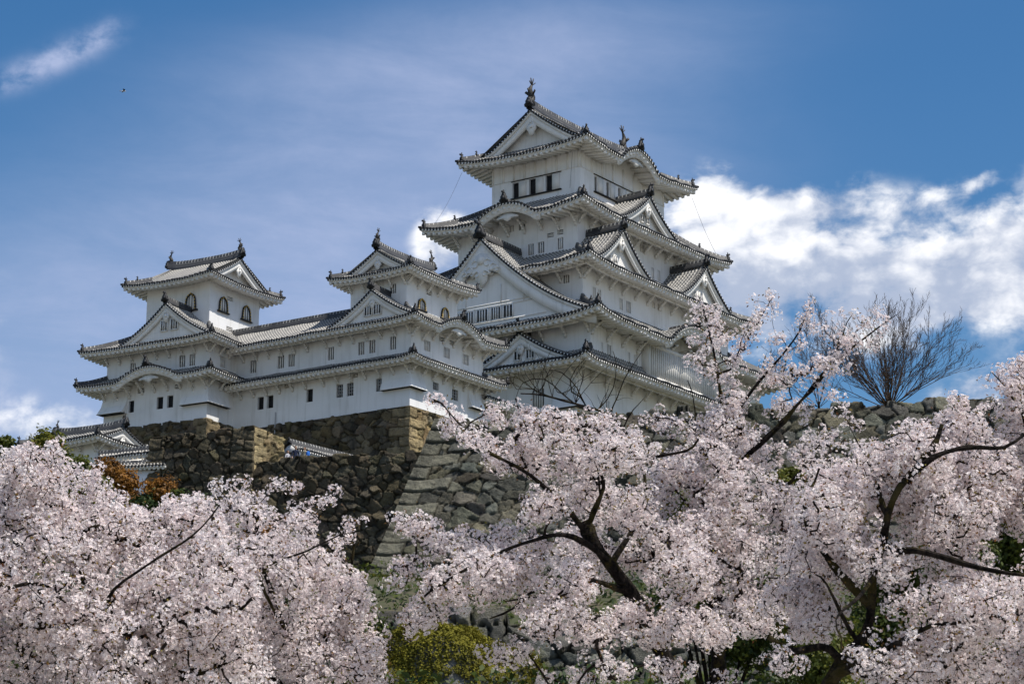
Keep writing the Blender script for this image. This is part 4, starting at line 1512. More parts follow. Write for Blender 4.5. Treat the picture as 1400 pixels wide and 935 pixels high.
def stone_wall(label, BL, BR, TR_, TL, sw, sh, pal, seed, corner=None, back=1.2, res=.11, p=2.0, depth=.17, rows_even=False, mat=None, bow=0.0, end=None, group=None, topr=.2):
    """rough stone wall: every stone is modelled in relief; corners of the face given seen from outside"""
    rng = np.random.default_rng(seed)
    BL, BR, TR_, TL = (np.array(q, float) for q in (BL, BR, TR_, TL))
    Wd = max(np.linalg.norm(BR - BL), np.linalg.norm(TR_ - TL))
    Hh = max(np.linalg.norm(TL - BL), np.linalg.norm(TR_ - BR))
    nu, nv = int(Wd / res) + 2, int(Hh / res) + 2
    u, v = np.meshgrid(np.linspace(0, Wd, nu), np.linspace(0, Hh, nv))
    # wobble so that joints are not straight
    uw = u + .05 * sw * np.sin(v * 3.1 / sh + 1.3 * np.sin(u * 1.7 / sw)) + .03 * sw * np.sin(v * 9.7 / sh + u * 5)
    vw = v + .06 * sh * np.sin(u * 2.3 / sw + 2.1 * np.sin(v * 1.1)) + .03 * sh * np.sin(u * 8.1 / sw + v * 3.2)
    nr, nc = int(Hh / sh) + 3, int(Wd / sw) + 3
    jx, jy = rng.uniform(-.48, .48, (nr, nc)), rng.uniform(-.46, .46, (nr, nc))
    if rows_even:
        jy *= .45
    big = rng.random((nr, nc)) ** 2 * .42
    ri, ci = np.floor(vw / sh).astype(int), np.floor(uw / sw).astype(int)
    F1, F2 = np.full(u.shape, 9.0), np.full(u.shape, 9.0)
    idr, idc = np.zeros(u.shape, int), np.zeros(u.shape, int)
    cu, cv = np.zeros(u.shape), np.zeros(u.shape)
    for dr in (-1, 0, 1):
        for dc in (-2, -1, 0, 1, 2):
            r, c = np.clip(ri + dr + 1, 0, nr - 1), np.clip(ci + dc + 1, 0, nc - 1)
            sx = (c - .5 + jx[r, c] + .5 * (r % 2)) * sw
            sy = (r - .5 + jy[r, c]) * sh
            dd = (np.abs((uw - sx) / sw) ** p + np.abs((vw - sy) / sh) ** p) ** (1 / p) - big[r, c]
            nw = dd < F1
            F2 = np.where(nw, F1, np.minimum(F2, dd))
            F1 = np.where(nw, dd, F1)
            idr, idc = np.where(nw, r, idr), np.where(nw, c, idc)
            cu, cv = np.where(nw, sx, cu), np.where(nw, sy, cv)
    ed = (F2 - F1)
    sid = idr * 1000 + idc
    lu, lv = (uw - cu) / sw, (vw - cv) / sh
    if corner:
        for side in corner:
            dist = u if side == 'L' else Wd - u
            ch = sh * 1.22
            row = np.floor((v + .07 * np.sin(u * 2)) / ch).astype(int)
            ln = np.where((row + (side == 'R')) % 2 == 0, 2.15, 1.2) * sw * (1 + .16 * np.sin(row * 2.7))
            inb = dist < ln
            e2 = np.minimum(np.minimum(np.abs((v + .07 * np.sin(u * 2)) / ch - row), np.abs(row + 1 - (v + .07 * np.sin(u * 2)) / ch)) * ch, ln - dist) / (sw * .5)
            ed = np.where(inb, np.maximum(e2, 0), np.where(dist < ln + .08, np.minimum(ed, (dist - ln) / (sw * .5)), ed))
            sid = np.where(inb, 900000 + row + (5000 if side == 'R' else 0), sid)
            lu, lv = np.where(inb, (dist - ln / 2) / sw, lu), np.where(inb, (v / ch - row - .5), lv)
    ids, inv_ = np.unique(sid, return_inverse=True)
    inv_ = inv_.reshape(u.shape)
    K_ = len(ids)
    tx, ty, tz = rng.normal(0, .17, K_), rng.normal(0, .17, K_), rng.uniform(-.5, .5, K_)
    t = np.clip((ed - .02) / .11, 0, 1)
    prof = t * (2 - t)
    rnd = .04 * np.sin(u * 9 + v * 5) * np.sin(v * 11 - u * 3) + .03 * np.sin(u * 23 + 3 * v) * np.sin(v * 19)
    hgt = depth * (prof - 1) + prof * (tx[inv_] * lu + ty[inv_] * lv + .10 * tz[inv_] + rnd * .6) * .9
    if corner:
        tc_ = np.clip(ed / .22, 0, 1)
        hgt = np.where(sid >= 900000, depth * .8 * (tc_ * (2 - tc_) - 1) + .03 + rnd * .5 + .12 * tz[inv_] * tc_, hgt)
    a, bq = u / Wd, v / Hh
    P = ((1 - a)[..., None] * (1 - bq)[..., None] * BL + a[..., None] * (1 - bq)[..., None] * BR + a[..., None] * bq[..., None] * TR_ + (1 - a)[..., None] * bq[..., None] * TL)
    nrm = np.cross(BR - BL, TL - BL)
    nrm /= np.linalg.norm(nrm)
    if bow:
        P += (nrm * np.array([1, 1, 0]))[None, None] * (bow * (1 - bq) ** 2)[..., None]
    if corner:
        for side in corner:
            dist = u if side == 'L' else Wd - u
            hgt = np.where(dist < .06, np.maximum(hgt, -.08), hgt)
    P = P + nrm * hgt[..., None]
    # uneven top course
    wob = (tz[inv_] * topr)[..., None] * (ss(v, Hh - sh * .9, Hh - .1 * sh))[..., None]
    P[..., 2:] += wob
    pal = np.array(pal)
    cc = pal[rng.integers(0, len(pal), K_)] * rng.uniform(.60, 1.30, (K_, 1)) * (1 + rng.normal(0, .025, (K_, 3)))
    jc = ss(ed, .015, .10) if not corner else np.where(sid >= 900000, ss(ed, .04, .20), ss(ed, .015, .10))
    if corner:
        cm = ids >= 900000
        cc[cm] = pal[0] * rng.uniform(.95, 1.35, (cm.sum(), 1))
    col = cc[inv_] * (0.30 + .70 * jc)[..., None]
    bk = -nrm * np.array([1, 1, 0])
    bk /= np.linalg.norm(bk)
    top2 = P[-1] + bk * back + np.array([0, 0, -.05])
    P = np.concatenate([P, (P[-1] + bk * back * .25)[None], top2[None]], 0)
    col = np.concatenate([col, col[-1:] * .8, col[-1:] * .7], 0)
    mb = MB()
    mb.grid(P)
    nface = P.shape[0] * P.shape[1]
    cl_ = [col.reshape(-1, 3)]
    for side in ('L', 'R'):
        e = P[:, 0] if side == 'L' else P[:, -1]
        cfe = col[:, 0] if side == 'L' else col[:, -1]
        dirb = bk if end is None else np.array(end[side], float)
        g = np.stack([e, e + dirb * back], 1)
        mb.grid(g, flip=(side == 'L'))
        cl_.append(np.repeat(cfe, 2, 0))
    o = mb.build('stone_wall', [mat or M_STONE])
    at = o.data.attributes.new('stone', 'FLOAT_COLOR', 'POINT')
    cA = np.vstack(cl_)
    cA = np.concatenate([np.clip(cA, .006, 1), np.ones((len(cA), 1))], 1)
    at.data.foreach_set('color', cA.ravel().astype(np.float32))
    tag(o, label, 'stone wall', group, 'thing')
    return o


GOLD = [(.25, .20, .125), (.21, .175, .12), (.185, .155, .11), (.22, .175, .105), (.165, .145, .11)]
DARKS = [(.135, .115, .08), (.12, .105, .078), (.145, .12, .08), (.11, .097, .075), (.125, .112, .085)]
GREY = [(.185, .18, .145), (.16, .16, .135), (.20, .185, .14), (.14, .14, .125), (.175, .175, .155)]


def wpt(b, e, n, z):
    """world point from building coordinates"""
    o = b.location
    r = b.rotation_euler.z
    return np.array([o.x + e * cos(r) - n * sin(r), o.y + e * sin(r) + n * cos(r), z])


# base under west tower and corridor (west face in shade, south face golden with painted-in sunlight)
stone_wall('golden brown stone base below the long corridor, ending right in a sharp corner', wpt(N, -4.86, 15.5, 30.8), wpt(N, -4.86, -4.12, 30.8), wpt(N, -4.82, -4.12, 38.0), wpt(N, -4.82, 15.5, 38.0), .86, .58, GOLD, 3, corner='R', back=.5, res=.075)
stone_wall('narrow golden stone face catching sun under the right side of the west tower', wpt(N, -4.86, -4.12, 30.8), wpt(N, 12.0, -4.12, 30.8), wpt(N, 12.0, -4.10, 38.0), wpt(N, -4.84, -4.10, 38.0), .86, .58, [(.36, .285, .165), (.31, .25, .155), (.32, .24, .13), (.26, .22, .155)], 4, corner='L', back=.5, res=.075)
# base under the corner tower
stone_wall('low stone base of the left corner tower, mostly hidden by the nearer stone wall', wpt(I, -5.75, 6.4, 31.5), wpt(I, -5.75, -5.15, 31.5), wpt(I, -5.62, -5.08, 38.42), wpt(I, -5.62, 6.4, 38.7), .7, .5, GOLD, 5, corner='R', back=.5, res=.10)
stone_wall('short sunlit stone face at the foot of the corner tower, capped white', wpt(I, -5.75, -5.15, 31.5), wpt(I, 5.6, -5.15, 31.5), wpt(I, 5.6, -5.08, 38.42), wpt(I, -5.62, -5.08, 38.42), .7, .5, GOLD, 6, corner='L', back=.5, res=.10)
# base of the keep
stone_wall('tall keep stone base behind the blossoms, left face', wpt(K, -15.6, 10, 30), wpt(K, -15.6, -10.0, 30), wpt(K, -14.55, -9.0, 43.05), wpt(K, -14.55, 9, 43.05), 1.1, .8, GREY, 7, corner='R', back=.6, res=.16)
stone_wall('tall keep stone base behind the blossoms, right face', wpt(K, -15.6, -10.0, 30), wpt(K, 15.6, -10.0, 30), wpt(K, 14.55, -9.0, 43.05), wpt(K, -14.55, -9.0, 43.05), 1.1, .8, GREY, 8, corner='L', back=.6, res=.16)
# middle terrace wall: tall left block with its sunny return, and the lower dark run
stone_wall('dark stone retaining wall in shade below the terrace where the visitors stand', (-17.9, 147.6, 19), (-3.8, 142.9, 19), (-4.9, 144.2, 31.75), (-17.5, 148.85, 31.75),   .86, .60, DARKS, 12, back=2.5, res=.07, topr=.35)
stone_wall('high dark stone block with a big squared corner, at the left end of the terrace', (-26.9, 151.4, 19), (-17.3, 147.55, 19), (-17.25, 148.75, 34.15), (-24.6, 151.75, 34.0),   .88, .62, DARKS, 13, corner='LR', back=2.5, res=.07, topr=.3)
stone_wall('small sunlit honey-coloured return face beside the squared corner of the terrace', (-17.25, 148.72, 31.0), (-15.3, 150.4, 31.0), (-15.35, 150.4, 33.85), (-17.22, 148.78, 34.12), .60, .54, [(.42, .34, .20), (.38, .31, .19), (.34, .27, .15)], 14, corner='L', back=1.0, res=.09)  # palette brighter than the block's: sunlight put into the stone colour
# great front wall with the raked corner
stone_wall('great grey-green front stone wall with a raked corner of long squared blocks', (-8.45, 117.2, 17.0), (34, 112.9, 17.0), (34, 115.6, 28.9), (-4.2, 120.0, 28.2),   1.02, .64, GREY, 21, corner='L', back=4.0, res=.07, p=2.2, rows_even=True, bow=.5, depth=.16, end={'L': (-.02, 1, 0), 'R': (0, 1, 0)}, topr=.5)
# low rubble wall nearer the trees
stone_wall('low mossy rubble wall at the bottom, half hidden by the blossom branches', (-9, 79.0, 7.0), (13, 78.0, 7.0), (13, 80.0, 12.6), (-9, 80.6, 12.3),   .8, .62, [(.21, .21, .19), (.17, .17, .155), (.24, .235, .21)], 31, back=2.5, res=.07, mat=M_STONEMOSS, depth=.4, topr=.8)

tile_wall('small white wall with a tiled gable end, behind the visitors on the terrace', (-15.0, 152.2), (-11.4, 157.2), 31.3, 1.9, .5, .75)
tile_wall('upper of two short white walls with tiled copings beside the dark stone block', (-28.3, 154.6), (-24.2, 151.9 + .6), 30.0, 3.05, .5, .62)
tile_wall('lower of two short white walls with tiled copings beside the dark stone block', (-27.2, 152.2), (-23.6, 150.9 + .6), 28.0, 3.95, .45, .5)
pl = MB()
pl.obox((-26.2, 153.0, 27.2), (1.9, -.8, 0), (.1, .2, 0), (0, 0, 4.6), 0)
po = pl.build('plaster_wall', [M_PLASTER])
tag(po, 'plain white plaster wall dropping down behind the orange shrub at the left', 'wall', kind='thing')

# undergrowth on the slope between the walls

# ------------------------------------------------------------------ leaves, blossom and trees
def np_mesh(name, v, quads, mats, parent=None, tint=None, mi=None, tris=None):
    me = bpy.data.meshes.new(name)
    v = np.ascontiguousarray(v, np.float32)
    quads = np.asarray(quads, np.int32).reshape(-1, 4)
    tris = np.zeros((0, 3), np.int32) if tris is None else np.asarray(tris, np.int32).reshape(-1, 3)
    me.vertices.add(len(v))
    me.vertices.foreach_set('co', v.ravel())
    me.loops.add(len(quads) * 4 + len(tris) * 3)
    me.loops.foreach_set('vertex_index', np.concatenate([quads.ravel(), tris.ravel()]).astype(np.int32))
    me.polygons.add(len(quads) + len(tris))
    me.polygons.foreach_set('loop_start', np.concatenate([np.arange(len(quads)) * 4, len(quads) * 4 + np.arange(len(tris)) * 3]).astype(np.int32))
    for x in mats:
        me.materials.append(x)
    if mi is not None:
        me.polygons.foreach_set('material_index', np.asarray(mi, np.int32))
    if tint is not None:
        at = me.attributes.new('tint', 'FLOAT', 'POINT')
        at.data.foreach_set('value', np.asarray(tint, np.float32))
    me.update(calc_edges=True)
    o = bpy.data.objects.new(name, me)
    COL.objects.link(o)
    if parent is not None:
        o.parent = parent
    return o


def frames(n):
    """two unit vectors across each direction n"""
    n = n / (np.linalg.norm(n, axis=1)[:, None] + 1e-9)
    r = RNG.normal(size=n.shape)
    a = r - n * np.sum(r * n, 1)[:, None]
    a /= np.linalg.norm(a, axis=1)[:, None] + 1e-9
    return n, a, np.cross(n, a)


def leaf_cloud(name, pos, nrm, size, tint, mat, parent, aspect=.55):
    n, a, b = frames(nrm)
    s = np.asarray(size)[:, None]
    v = np.stack([pos - a * s * .5, pos + b * s * aspect * .5 + n * s * .08, pos + a * s * .5, pos - b * s * aspect * .5 + n * s * .08], 1).reshape(-1, 3)
    q = np.arange(len(pos) * 4).reshape(-1, 4)
    return np_mesh(name, v, q, [mat], parent, np.repeat(tint, 4))


def lump(x, sc, ph=0.0):
    x = x * sc + ph
    return (np.sin(x[:, 0] * 1.0 + 1.7 * np.sin(x[:, 1] * .83)) + np.sin(x[:, 1] * 1.21 + 1.9 * np.sin(x[:, 2] * .77)) + np.sin(x[:, 2] * 1.13 + 1.6 * np.sin(x[:, 0] * .91))) / 3


def tube_segments(p, q, r0, r1, n):
    d = q - p
    L = np.linalg.norm(d, axis=1)[:, None] + 1e-9
    d = d / L
    ref = np.where(np.abs(d[:, 2:]) < .9, np.array([[0., 0, 1.]]), np.array([[1., 0, 0]]))
    a = np.cross(d, ref)
    a /= np.linalg.norm(a, axis=1)[:, None] + 1e-9
    b = np.cross(d, a)
    t = np.arange(n) * 2 * pi / n
    ring = np.cos(t)[None, :, None] * a[:, None] + np.sin(t)[None, :, None] * b[:, None]
    q = q + d * r1[:, None] * .4
    v = np.concatenate([p[:, None] + ring * r0[:, None, None], q[:, None] + ring * r1[:, None, None]], 1)
    k = np.arange(n)
    f = np.stack([k, (k + 1) % n, n + (k + 1) % n, n + k], 1)
    Q = (np.arange(len(p)) * 2 * n)[:, None, None] + f[None]
    return v.reshape(-1, 3), Q.reshape(-1, 4)


def spline(pts, step):
    pts = np.asarray(pts, float)
    if len(pts) < 3:
        t = np.linspace(0, 1, max(3, int(np.linalg.norm(pts[-1] - pts[0]) / step)))
        return pts[0] + (pts[-1] - pts[0]) * t[:, None]
    P = np.vstack([2 * pts[0] - pts[1], pts, 2 * pts[-1] - pts[-2]])
    out = []
    for i in range(1, len(P) - 2):
        n = max(2, int(np.linalg.norm(P[i + 1] - P[i]) / step))
        t = np.linspace(0, 1, n, endpoint=False)[:, None]
        out.append(.5 * (2 * P[i] + (P[i + 1] - P[i - 1]) * t + (2 * P[i - 1] - 5 * P[i] + 4 * P[i + 1] - P[i + 2]) * t ** 2 + (3 * P[i] - P[i - 1] - 3 * P[i + 1] + P[i + 2]) * t ** 3))
    return np.vstack(out + [pts[-1:]])


M_BARK = bark_mat("cherry_bark", (0.012, 0.0095, 0.008), 0.26)
M_TWIG = bark_mat("cherry_twig", (0.018, 0.013, 0.011), 0.05)
M_PETAL = leaf_mat("cherry_petal", (0.83, 0.715, 0.71), (0.93, 0.885, 0.875), 0.32, 0.7)
M_HEART = leaf_mat("blossom_heart", (0.30, 0.10, 0.07), (0.42, 0.24, 0.10), 0.2)
M_GREYTWIG = bark_mat('brown_twig', (0.065, 0.046, 0.033), 0.0)
M_YOUNG = leaf_mat("bronze_young_leaf", (0.20, 0.075, 0.03), (0.19, 0.17, 0.035), 0.35)
M_EVER = leaf_mat("evergreen_leaf", (0.018, 0.040, 0.010), (0.10, 0.115, 0.018), 0.25, 0.5)
M_YELLOWG = leaf_mat("yellow_green_leaf", (0.055, 0.075, 0.012), (0.19, 0.185, 0.025), 0.3, 0.5)
M_ORANGE = leaf_mat("orange_leaf", (0.13, 0.06, 0.012), (0.34, 0.15, 0.022), 0.3, 0.5)
M_MOSS = leaf_mat("moss_leaf", (0.075, 0.072, 0.010), (0.25, 0.225, 0.028), 0.2, 0.9)

ang = np.arange(5) * 2 * pi / 5
_pt = []
for t in ang:
    c, s_ = cos(t), sin(t)
    for r, w, z in ((.10, 0, 0), (.66, -.40, .16), (1.0, 0.0, .30), (.66, .40, .16)):
        _pt.append((c * r - s_ * w, s_ * r + c * w, z))
PETALS = np.array(_pt)                              # 20 verts, 5 quads
HEART = np.array([(.30 * cos(t), .30 * sin(t), .13) for t in (0.3, 0.3 + 2 * pi / 3, .3 + 4 * pi / 3)])


def blossom_mesh(cent, away, parent, R=(.044, .068), nf=(15, 23), rf=.0138):
    k = RNG.integers(nf[0], nf[1], len(cent))
    idx = np.repeat(np.arange(len(cent)), k)
    d = RNG.normal(size=(len(idx), 3)) + .55 * away[idx]
    d /= np.linalg.norm(d, axis=1)[:, None]
    Rr = RNG.uniform(*R, len(cent))[idx] * RNG.uniform(.8, 1.15, len(idx))
    fc = cent[idx] + d * Rr[:, None]
    ax = d + RNG.normal(0, .38, d.shape)
    n, a, b = frames(ax)
    r = rf * RNG.uniform(.82, 1.15, len(idx))
    L = PETALS[None] * r[:, None, None] * (1 + RNG.normal(0, .07, (len(idx), 20, 1)))
    v = fc[:, None] + L[..., :1] * a[:, None] + L[..., 1:2] * b[:, None] + L[..., 2:] * n[:, None] * RNG.uniform(.5, 1.9, (len(idx), 1, 1))
    h = HEART[None] * r[:, None, None]
    hv = fc[:, None] + h[..., :1] * a[:, None] + h[..., 1:2] * b[:, None] + h[..., 2:] * n[:, None]
    nq = len(idx) * 5
    q = np.arange(len(idx) * 20).reshape(-1, 4)
    t = np.arange(len(idx) * 3).reshape(-1, 3) + len(idx) * 20
    base = np.clip(RNG.normal(.55, .2, len(cent))[idx] + RNG.normal(0, .16, len(idx)), 0, 1)
    tint = np.concatenate([np.repeat(base, 20) + RNG.normal(0, .06, len(idx) * 20), np.repeat(RNG.random(len(idx)), 3)])
    mi = np.concatenate([np.zeros(nq), np.ones(len(t))])
    return np_mesh('blossom', np.vstack([v.reshape(-1, 3), hv.reshape(-1, 3)]), q, [M_PETAL, M_HEART], parent, tint, mi, tris=t)


def cherry(label, base, limbs, blobs, dens=.019, rdep=1.1, sprays=(), step=.09, pom=.30, young=3.0, seed=1, group='blossoming cherry trees', bare=(), gap=.0):
    """limbs: [(points (px, py, depth), r0, r1)], the first rises from the ground; blobs: (px, py, rx, ry, depth)"""
    rng = np.random.default_rng(seed)
    pos, par, rad, main = [], [], [], []

    def add_path(P, r0, r1, attach, kind=1):
        n = len(P)
        j = attach
        for i in range(n):
            pos.append(P[i])
            par.append(j)
            rad.append(r0 + (r1 - r0) * (i / max(1, n - 1)) ** .8)
            main.append(kind)
            j = len(pos) - 1

    tube_paths = []
    for li, (pts, r0, r1) in enumerate(limbs):
        P = np.array([q if len(q) == 3 and q[1] < 0 and False else P3(*q) for q in pts])
        if li == 0:
            P = np.vstack([np.array(base, float), P])
            att = -1
        P = spline(P, step)
        sm = rng.normal(0, min(.012, r0 * 1.5) + r0 * .10, (len(P) // 5 + 3, 3))
        P[1:-1] += np.stack([np.interp(np.arange(len(P)) / 5.0, np.arange(len(sm)), sm[:, c]) for c in range(3)], 1)[1:-1]
        if li:
            A = np.array(pos)
            att = int(np.argmin(np.linalg.norm(A - P[0], axis=1)))
            P[0] = A[att]
        add_path(P, r0, r1, att)
        tube_paths.append((P, np.array(rad[-len(P):])))
    npm = len(pos)
    # attractors in the crown
    att = []
    for bl in blobs:
        x, y, rx, ry, dp = bl[:5]
        n = int(dens * pi * rx * ry * (bl[5] if len(bl) > 5 else 1))
        u = rng.normal(size=(n * 2, 3))
        u /= np.linalg.norm(u, axis=1)[:, None]
        u *= (rng.random((n * 2, 1)) ** (1 / 3))
        c = P3(x, y, dp)
        sc = dp / F_PX
        vd = c - np.array([0, 0, 1.6])
        vd /= np.linalg.norm(vd)
        rt = np.array([1., 0, 0])
        up = np.cross(rt, vd)
        q = c + u[:, :1] * rx * sc * rt + u[:, 1:2] * ry * sc * up + u[:, 2:] * min(rdep, 1.5 * max(rx, ry) * sc) * vd
        keep = lump(q, 6.5, seed) + .5 * lump(q, 15, seed * 2.) > -.22 + gap
        att.append(q[keep][:n])
    A0 = np.array(pos)
    for (li, n, rr, t0, t1) in sprays:
        P = tube_paths[li][0]
        i = (rng.uniform(t0, t1, n) * (len(P) - 1)).astype(int)
        att.append(P[i] + rng.normal(0, rr, (n, 3)))
    att = np.vstack(att)
    m = len(att)
    best = np.full(m, 1e9)
    bi = np.zeros(m, int)
    for c in range(0, npm, 400):
        D = np.linalg.norm(att[:, None] - A0[None, c:c + 400], axis=2)
        j = D.argmin(1)
        d = D[np.arange(m), j]
        u = d < best
        best[u], bi[u] = d[u], j[u] + c
    alive = np.ones(m, bool)
    tips = []
    for _ in range(m):
        i = int(np.argmin(np.where(alive, best, 1e9)))
        alive[i] = False
        j = bi[i]
        p0, p1 = np.array(pos[j]), att[i]
        L = np.linalg.norm(p1 - p0)
        k = max(1, int(round(L / step)))
        jp = par[j]
        d0 = (p0 - np.array(pos[jp])) if jp >= 0 else p1 - p0
        d0 = d0 / (np.linalg.norm(d0) + 1e-9)
        cp = p0 + d0 * L * .28 + (p1 - p0) * .32
        tt = (np.arange(1, k + 1) / k)[:, None]
        Q = (1 - tt) ** 2 * p0 + 2 * tt * (1 - tt) * cp + tt ** 2 * p1
        new = []
        for q in Q:
            pos.append(q)
            par.append(j)
            rad.append(0)
            main.append(0)
            j = len(pos) - 1
            new.append(j)
        tips.append(j)
        D = np.linalg.norm(att[:, None] - Q[None], axis=2)
        jj = D.argmin(1)
        d = D[np.arange(m), jj]
        u = d < best
        best[u] = d[u]
        bi[u] = np.array(new)[jj[u]]
    pos, par, main = np.array(pos), np.array(par), np.array(main)
    rad = np.array(rad)
    N_ = len(pos)
    cnt = np.zeros(N_)
    cnt[tips] = 1
    for i in range(N_ - 1, npm - 1, -1):
        cnt[par[i]] += cnt[i]
    tw = np.arange(npm, N_)
    rad[tw] = np.minimum(.0021 * np.maximum(cnt[tw], 1) ** .42, .018)
    root = thing('cherry_tree', label, 'cherry tree', tuple(base), 0.0, group)
    root['label'] = label
    off = np.array(base, float)
    tb, tb2 = MB(), MB()
    for li, (P, r) in enumerate(tube_paths):
        r = r * (1 + .09 * np.sin(np.arange(len(P)) * .9 + li) + .08 * np.sin(np.arange(len(P)) * .37) + rng.normal(0, .08, len(P)) + .35 * (rng.random(len(P)) < .05))
        n = 10 if r[0] > .05 else (7 if r[0] > .006 else 4)
        (tb if li == 0 else tb2).tube(P - off, r, n)
    tb.build('trunk', [M_BARK], root, smooth=True)
    if tb2.n:
        tb2.build('limb', [M_BARK], root, smooth=True)
    p, q = pos[par[tw]], pos[tw]
    r1 = rad[tw]
    r0 = np.minimum(np.where(main[par[tw]] == 1, r1 * 1.2, rad[par[tw]]), r1 * 1.6)
    v, Q = tube_segments(p - off, q - off, r0, r1, 4)
    np_mesh('twigs', v, Q, [M_TWIG], root)
    # blossom balls along the thin wood
    thin = tw[(r1 < .012)]
    sel = thin[rng.random(len(thin)) < pom]
    sel = np.unique(np.concatenate([sel, np.array(tips)]))
    if bare:
        for (x0, x1, y) in bare:          # the dead upper arm carries no blossom
            lo, hi = P3(x0, y, 19.3), P3(x1, y, 19.3)
            q = pos[sel]
            sel = sel[~((q[:, 0] > lo[0]) & (q[:, 0] < hi[0]) & (q[:, 2] > lo[2]))]
    c = pos[sel]
    dirv = rng.normal(size=c.shape) + np.array([0, 0, .25])
    dirv /= np.linalg.norm(dirv, axis=1)[:, None]
    c = c + dirv * rng.uniform(.0, .05, (len(c), 1))
    blossom_mesh(c - off, dirv, root)
    k = int(len(c) * young)
    i = rng.integers(0, len(c), k)
    lp = c[i] - off + rng.normal(0, .038, (k, 3))
    leaf_cloud('young_leaves', lp, rng.normal(size=(k, 3)), rng.uniform(.016, .036, k), rng.random(k), M_YOUNG, root)
    return root, len(c)


def gz(x, y):
    return float(ground_z(np.array(x, float), np.array(y, float)))


npom = 0
# left tree
Bl = [(35, 690, 60, 80), (110, 705, 75, 70), (60, 640, 55, 34), (25, 630, 26, 18, ), (118, 664, 26, 14, .8), (55, 790, 100, 90), (170, 770, 90, 80), (40, 890, 110, 90), (160, 880, 110, 90), (255, 740, 60, 60), (252, 694, 30, 18),
      (265, 820, 90, 90), (270, 920, 110, 70), (-70, 720, 60, 110), (-80, 880, 60, 110), (195, 712, 26, 14, .7), (120, 985, 160, 50)]
r, n = cherry('broad cherry tree in full pale pink blossom filling the left corner', (-3.2, 18.6, -.05),
              [([(190, 1250, 18.6), (185, 1050, 18.5), (180, 935, 18.3)], .15, .10),
               ([(180, 940, 18.3), (150, 880, 18.2), (140, 850, 18.1), (135, 815, 18.0), (110, 770, 17.9)], .055, .018),
               ([(184, 1000, 18.4), (230, 930, 18.2), (290, 915, 18.0), (330, 895, 17.9)], .05, .025),
               ([(180, 935, 18.3), (175, 880, 18.0), (178, 860, 17.8), (205, 845, 17.6), (260, 835, 17.6)], .03, .012),
               ([(175, 880, 17.7), (150, 822, 17.3), (200, 775, 17.2), (262, 732, 17.2), (300, 690, 17.3)], .02, .006),
               ([(185, 1050, 18.5), (60, 960, 18.6), (20, 840, 18.6), (22, 770, 18.6), (40, 745, 18.6)], .05, .015)],
              [(*b[:4], 18.2 + .5 * sin(i * 2.1), *(b[4:] if len(b) > 4 else ())) for i, b in enumerate(Bl)], seed=3)
npom += n
Bl = [(322, 712, 48, 34), (380, 735, 56, 38), (432, 762, 46, 34), (345, 800, 80, 66), (425, 830, 84, 64), (360, 890, 90, 80), (455, 890, 74, 74), (478, 815, 26, 34), (484, 716, 16, 8, .7), (436, 690, 20, 8, .6),
      (322, 662, 14, 9, .9), (388, 664, 26, 7, .7), (300, 668, 12, 10, .8), (496, 850, 22, 40, .8), (400, 705, 36, 14, .8), (508, 915, 22, 50, .8), (400, 985, 150, 50), (455, 676, 12, 5, .6), (498, 735, 12, 8, .5), (350, 690, 30, 12, .7), (465, 738, 20, 10, .6)]
r, n = cherry('cherry tree in pale pink blossom left of centre, below the dark retaining wall', (-1.9, 20.6, -.05),
              [([(430, 1240, 20.6), (425, 1050, 20.5), (410, 950, 20.3)], .14, .09),
               ([(425, 1050, 20.5), (380, 930, 20.2), (330, 900, 19.9), (300, 905, 19.6), (240, 925, 19.3)], .05, .025),
               ([(410, 950, 20.3), (440, 880, 20.2), (468, 820, 20.1), (484, 745, 20.0)], .045, .012),
               ([(415, 960, 20.3), (400, 880, 20.0), (370, 805, 19.8), (352, 745, 19.8)], .04, .012),
               ([(395, 870, 19.6), (360, 785, 19.3), (420, 752, 19.3), (470, 728, 19.3)], .018, .006)],
              [(*b[:4], 20.0 + .5 * sin(i * 1.7), *(b[4:] if len(b) > 4 else ())) for i, b in enumerate(Bl)], seed=5)
npom += n
# central tree, arms reaching left across the great wall
Bl = [(600, 548, 12, 10, .9), (625, 580, 22, 16), (650, 600, 26, 16), (700, 622, 44, 28), (672, 570, 14, 16, .8), (688, 553, 14, 12, .8), (725, 565, 20, 16, .9), (750, 590, 50, 30), (738, 690, 40, 24), (775, 640, 64, 42), (840, 620, 60, 34), (820, 580, 34, 20, .8),
      (545, 708, 16, 9, .9), (575, 722, 30, 20), (618, 746, 36, 22), (560, 775, 30, 14, .8), (640, 785, 70, 40), (700, 755, 60, 40), (590, 800, 40, 22, .9), (740, 800, 80, 44), (800, 760, 50, 46), (820, 690, 50, 34), 
      (872, 745, 40, 40, .8), (868, 700, 30, 34, .8), (760, 850, 50, 26, .8), (690, 890, 36, 18, .7), (825, 858, 50, 26, .8), (830, 915, 40, 18, .5), (600, 835, 40, 16, .8), (665, 560, 10, 12, .7), (560, 850, 30, 18, .7), (770, 940, 60, 22, .5), (540, 800, 18, 10, .6), (905, 868, 36, 22, .9), (862, 838, 22, 16, .8), (918, 918, 34, 16, .7), (880, 836, 36, 20, .9), (935, 790, 46, 38), (950, 858, 44, 28), (930, 745, 36, 26, .8), (985, 870, 30, 18, .7)]
rngt = np.random.default_rng(77)
bare_pts = [(872, 615), (860, 600), (846, 585), (832, 570), (816, 562), (800, 556), (784, 551), (768, 547), (752, 543), (740, 540), (725, 539), (712, 538)]
FINE = []
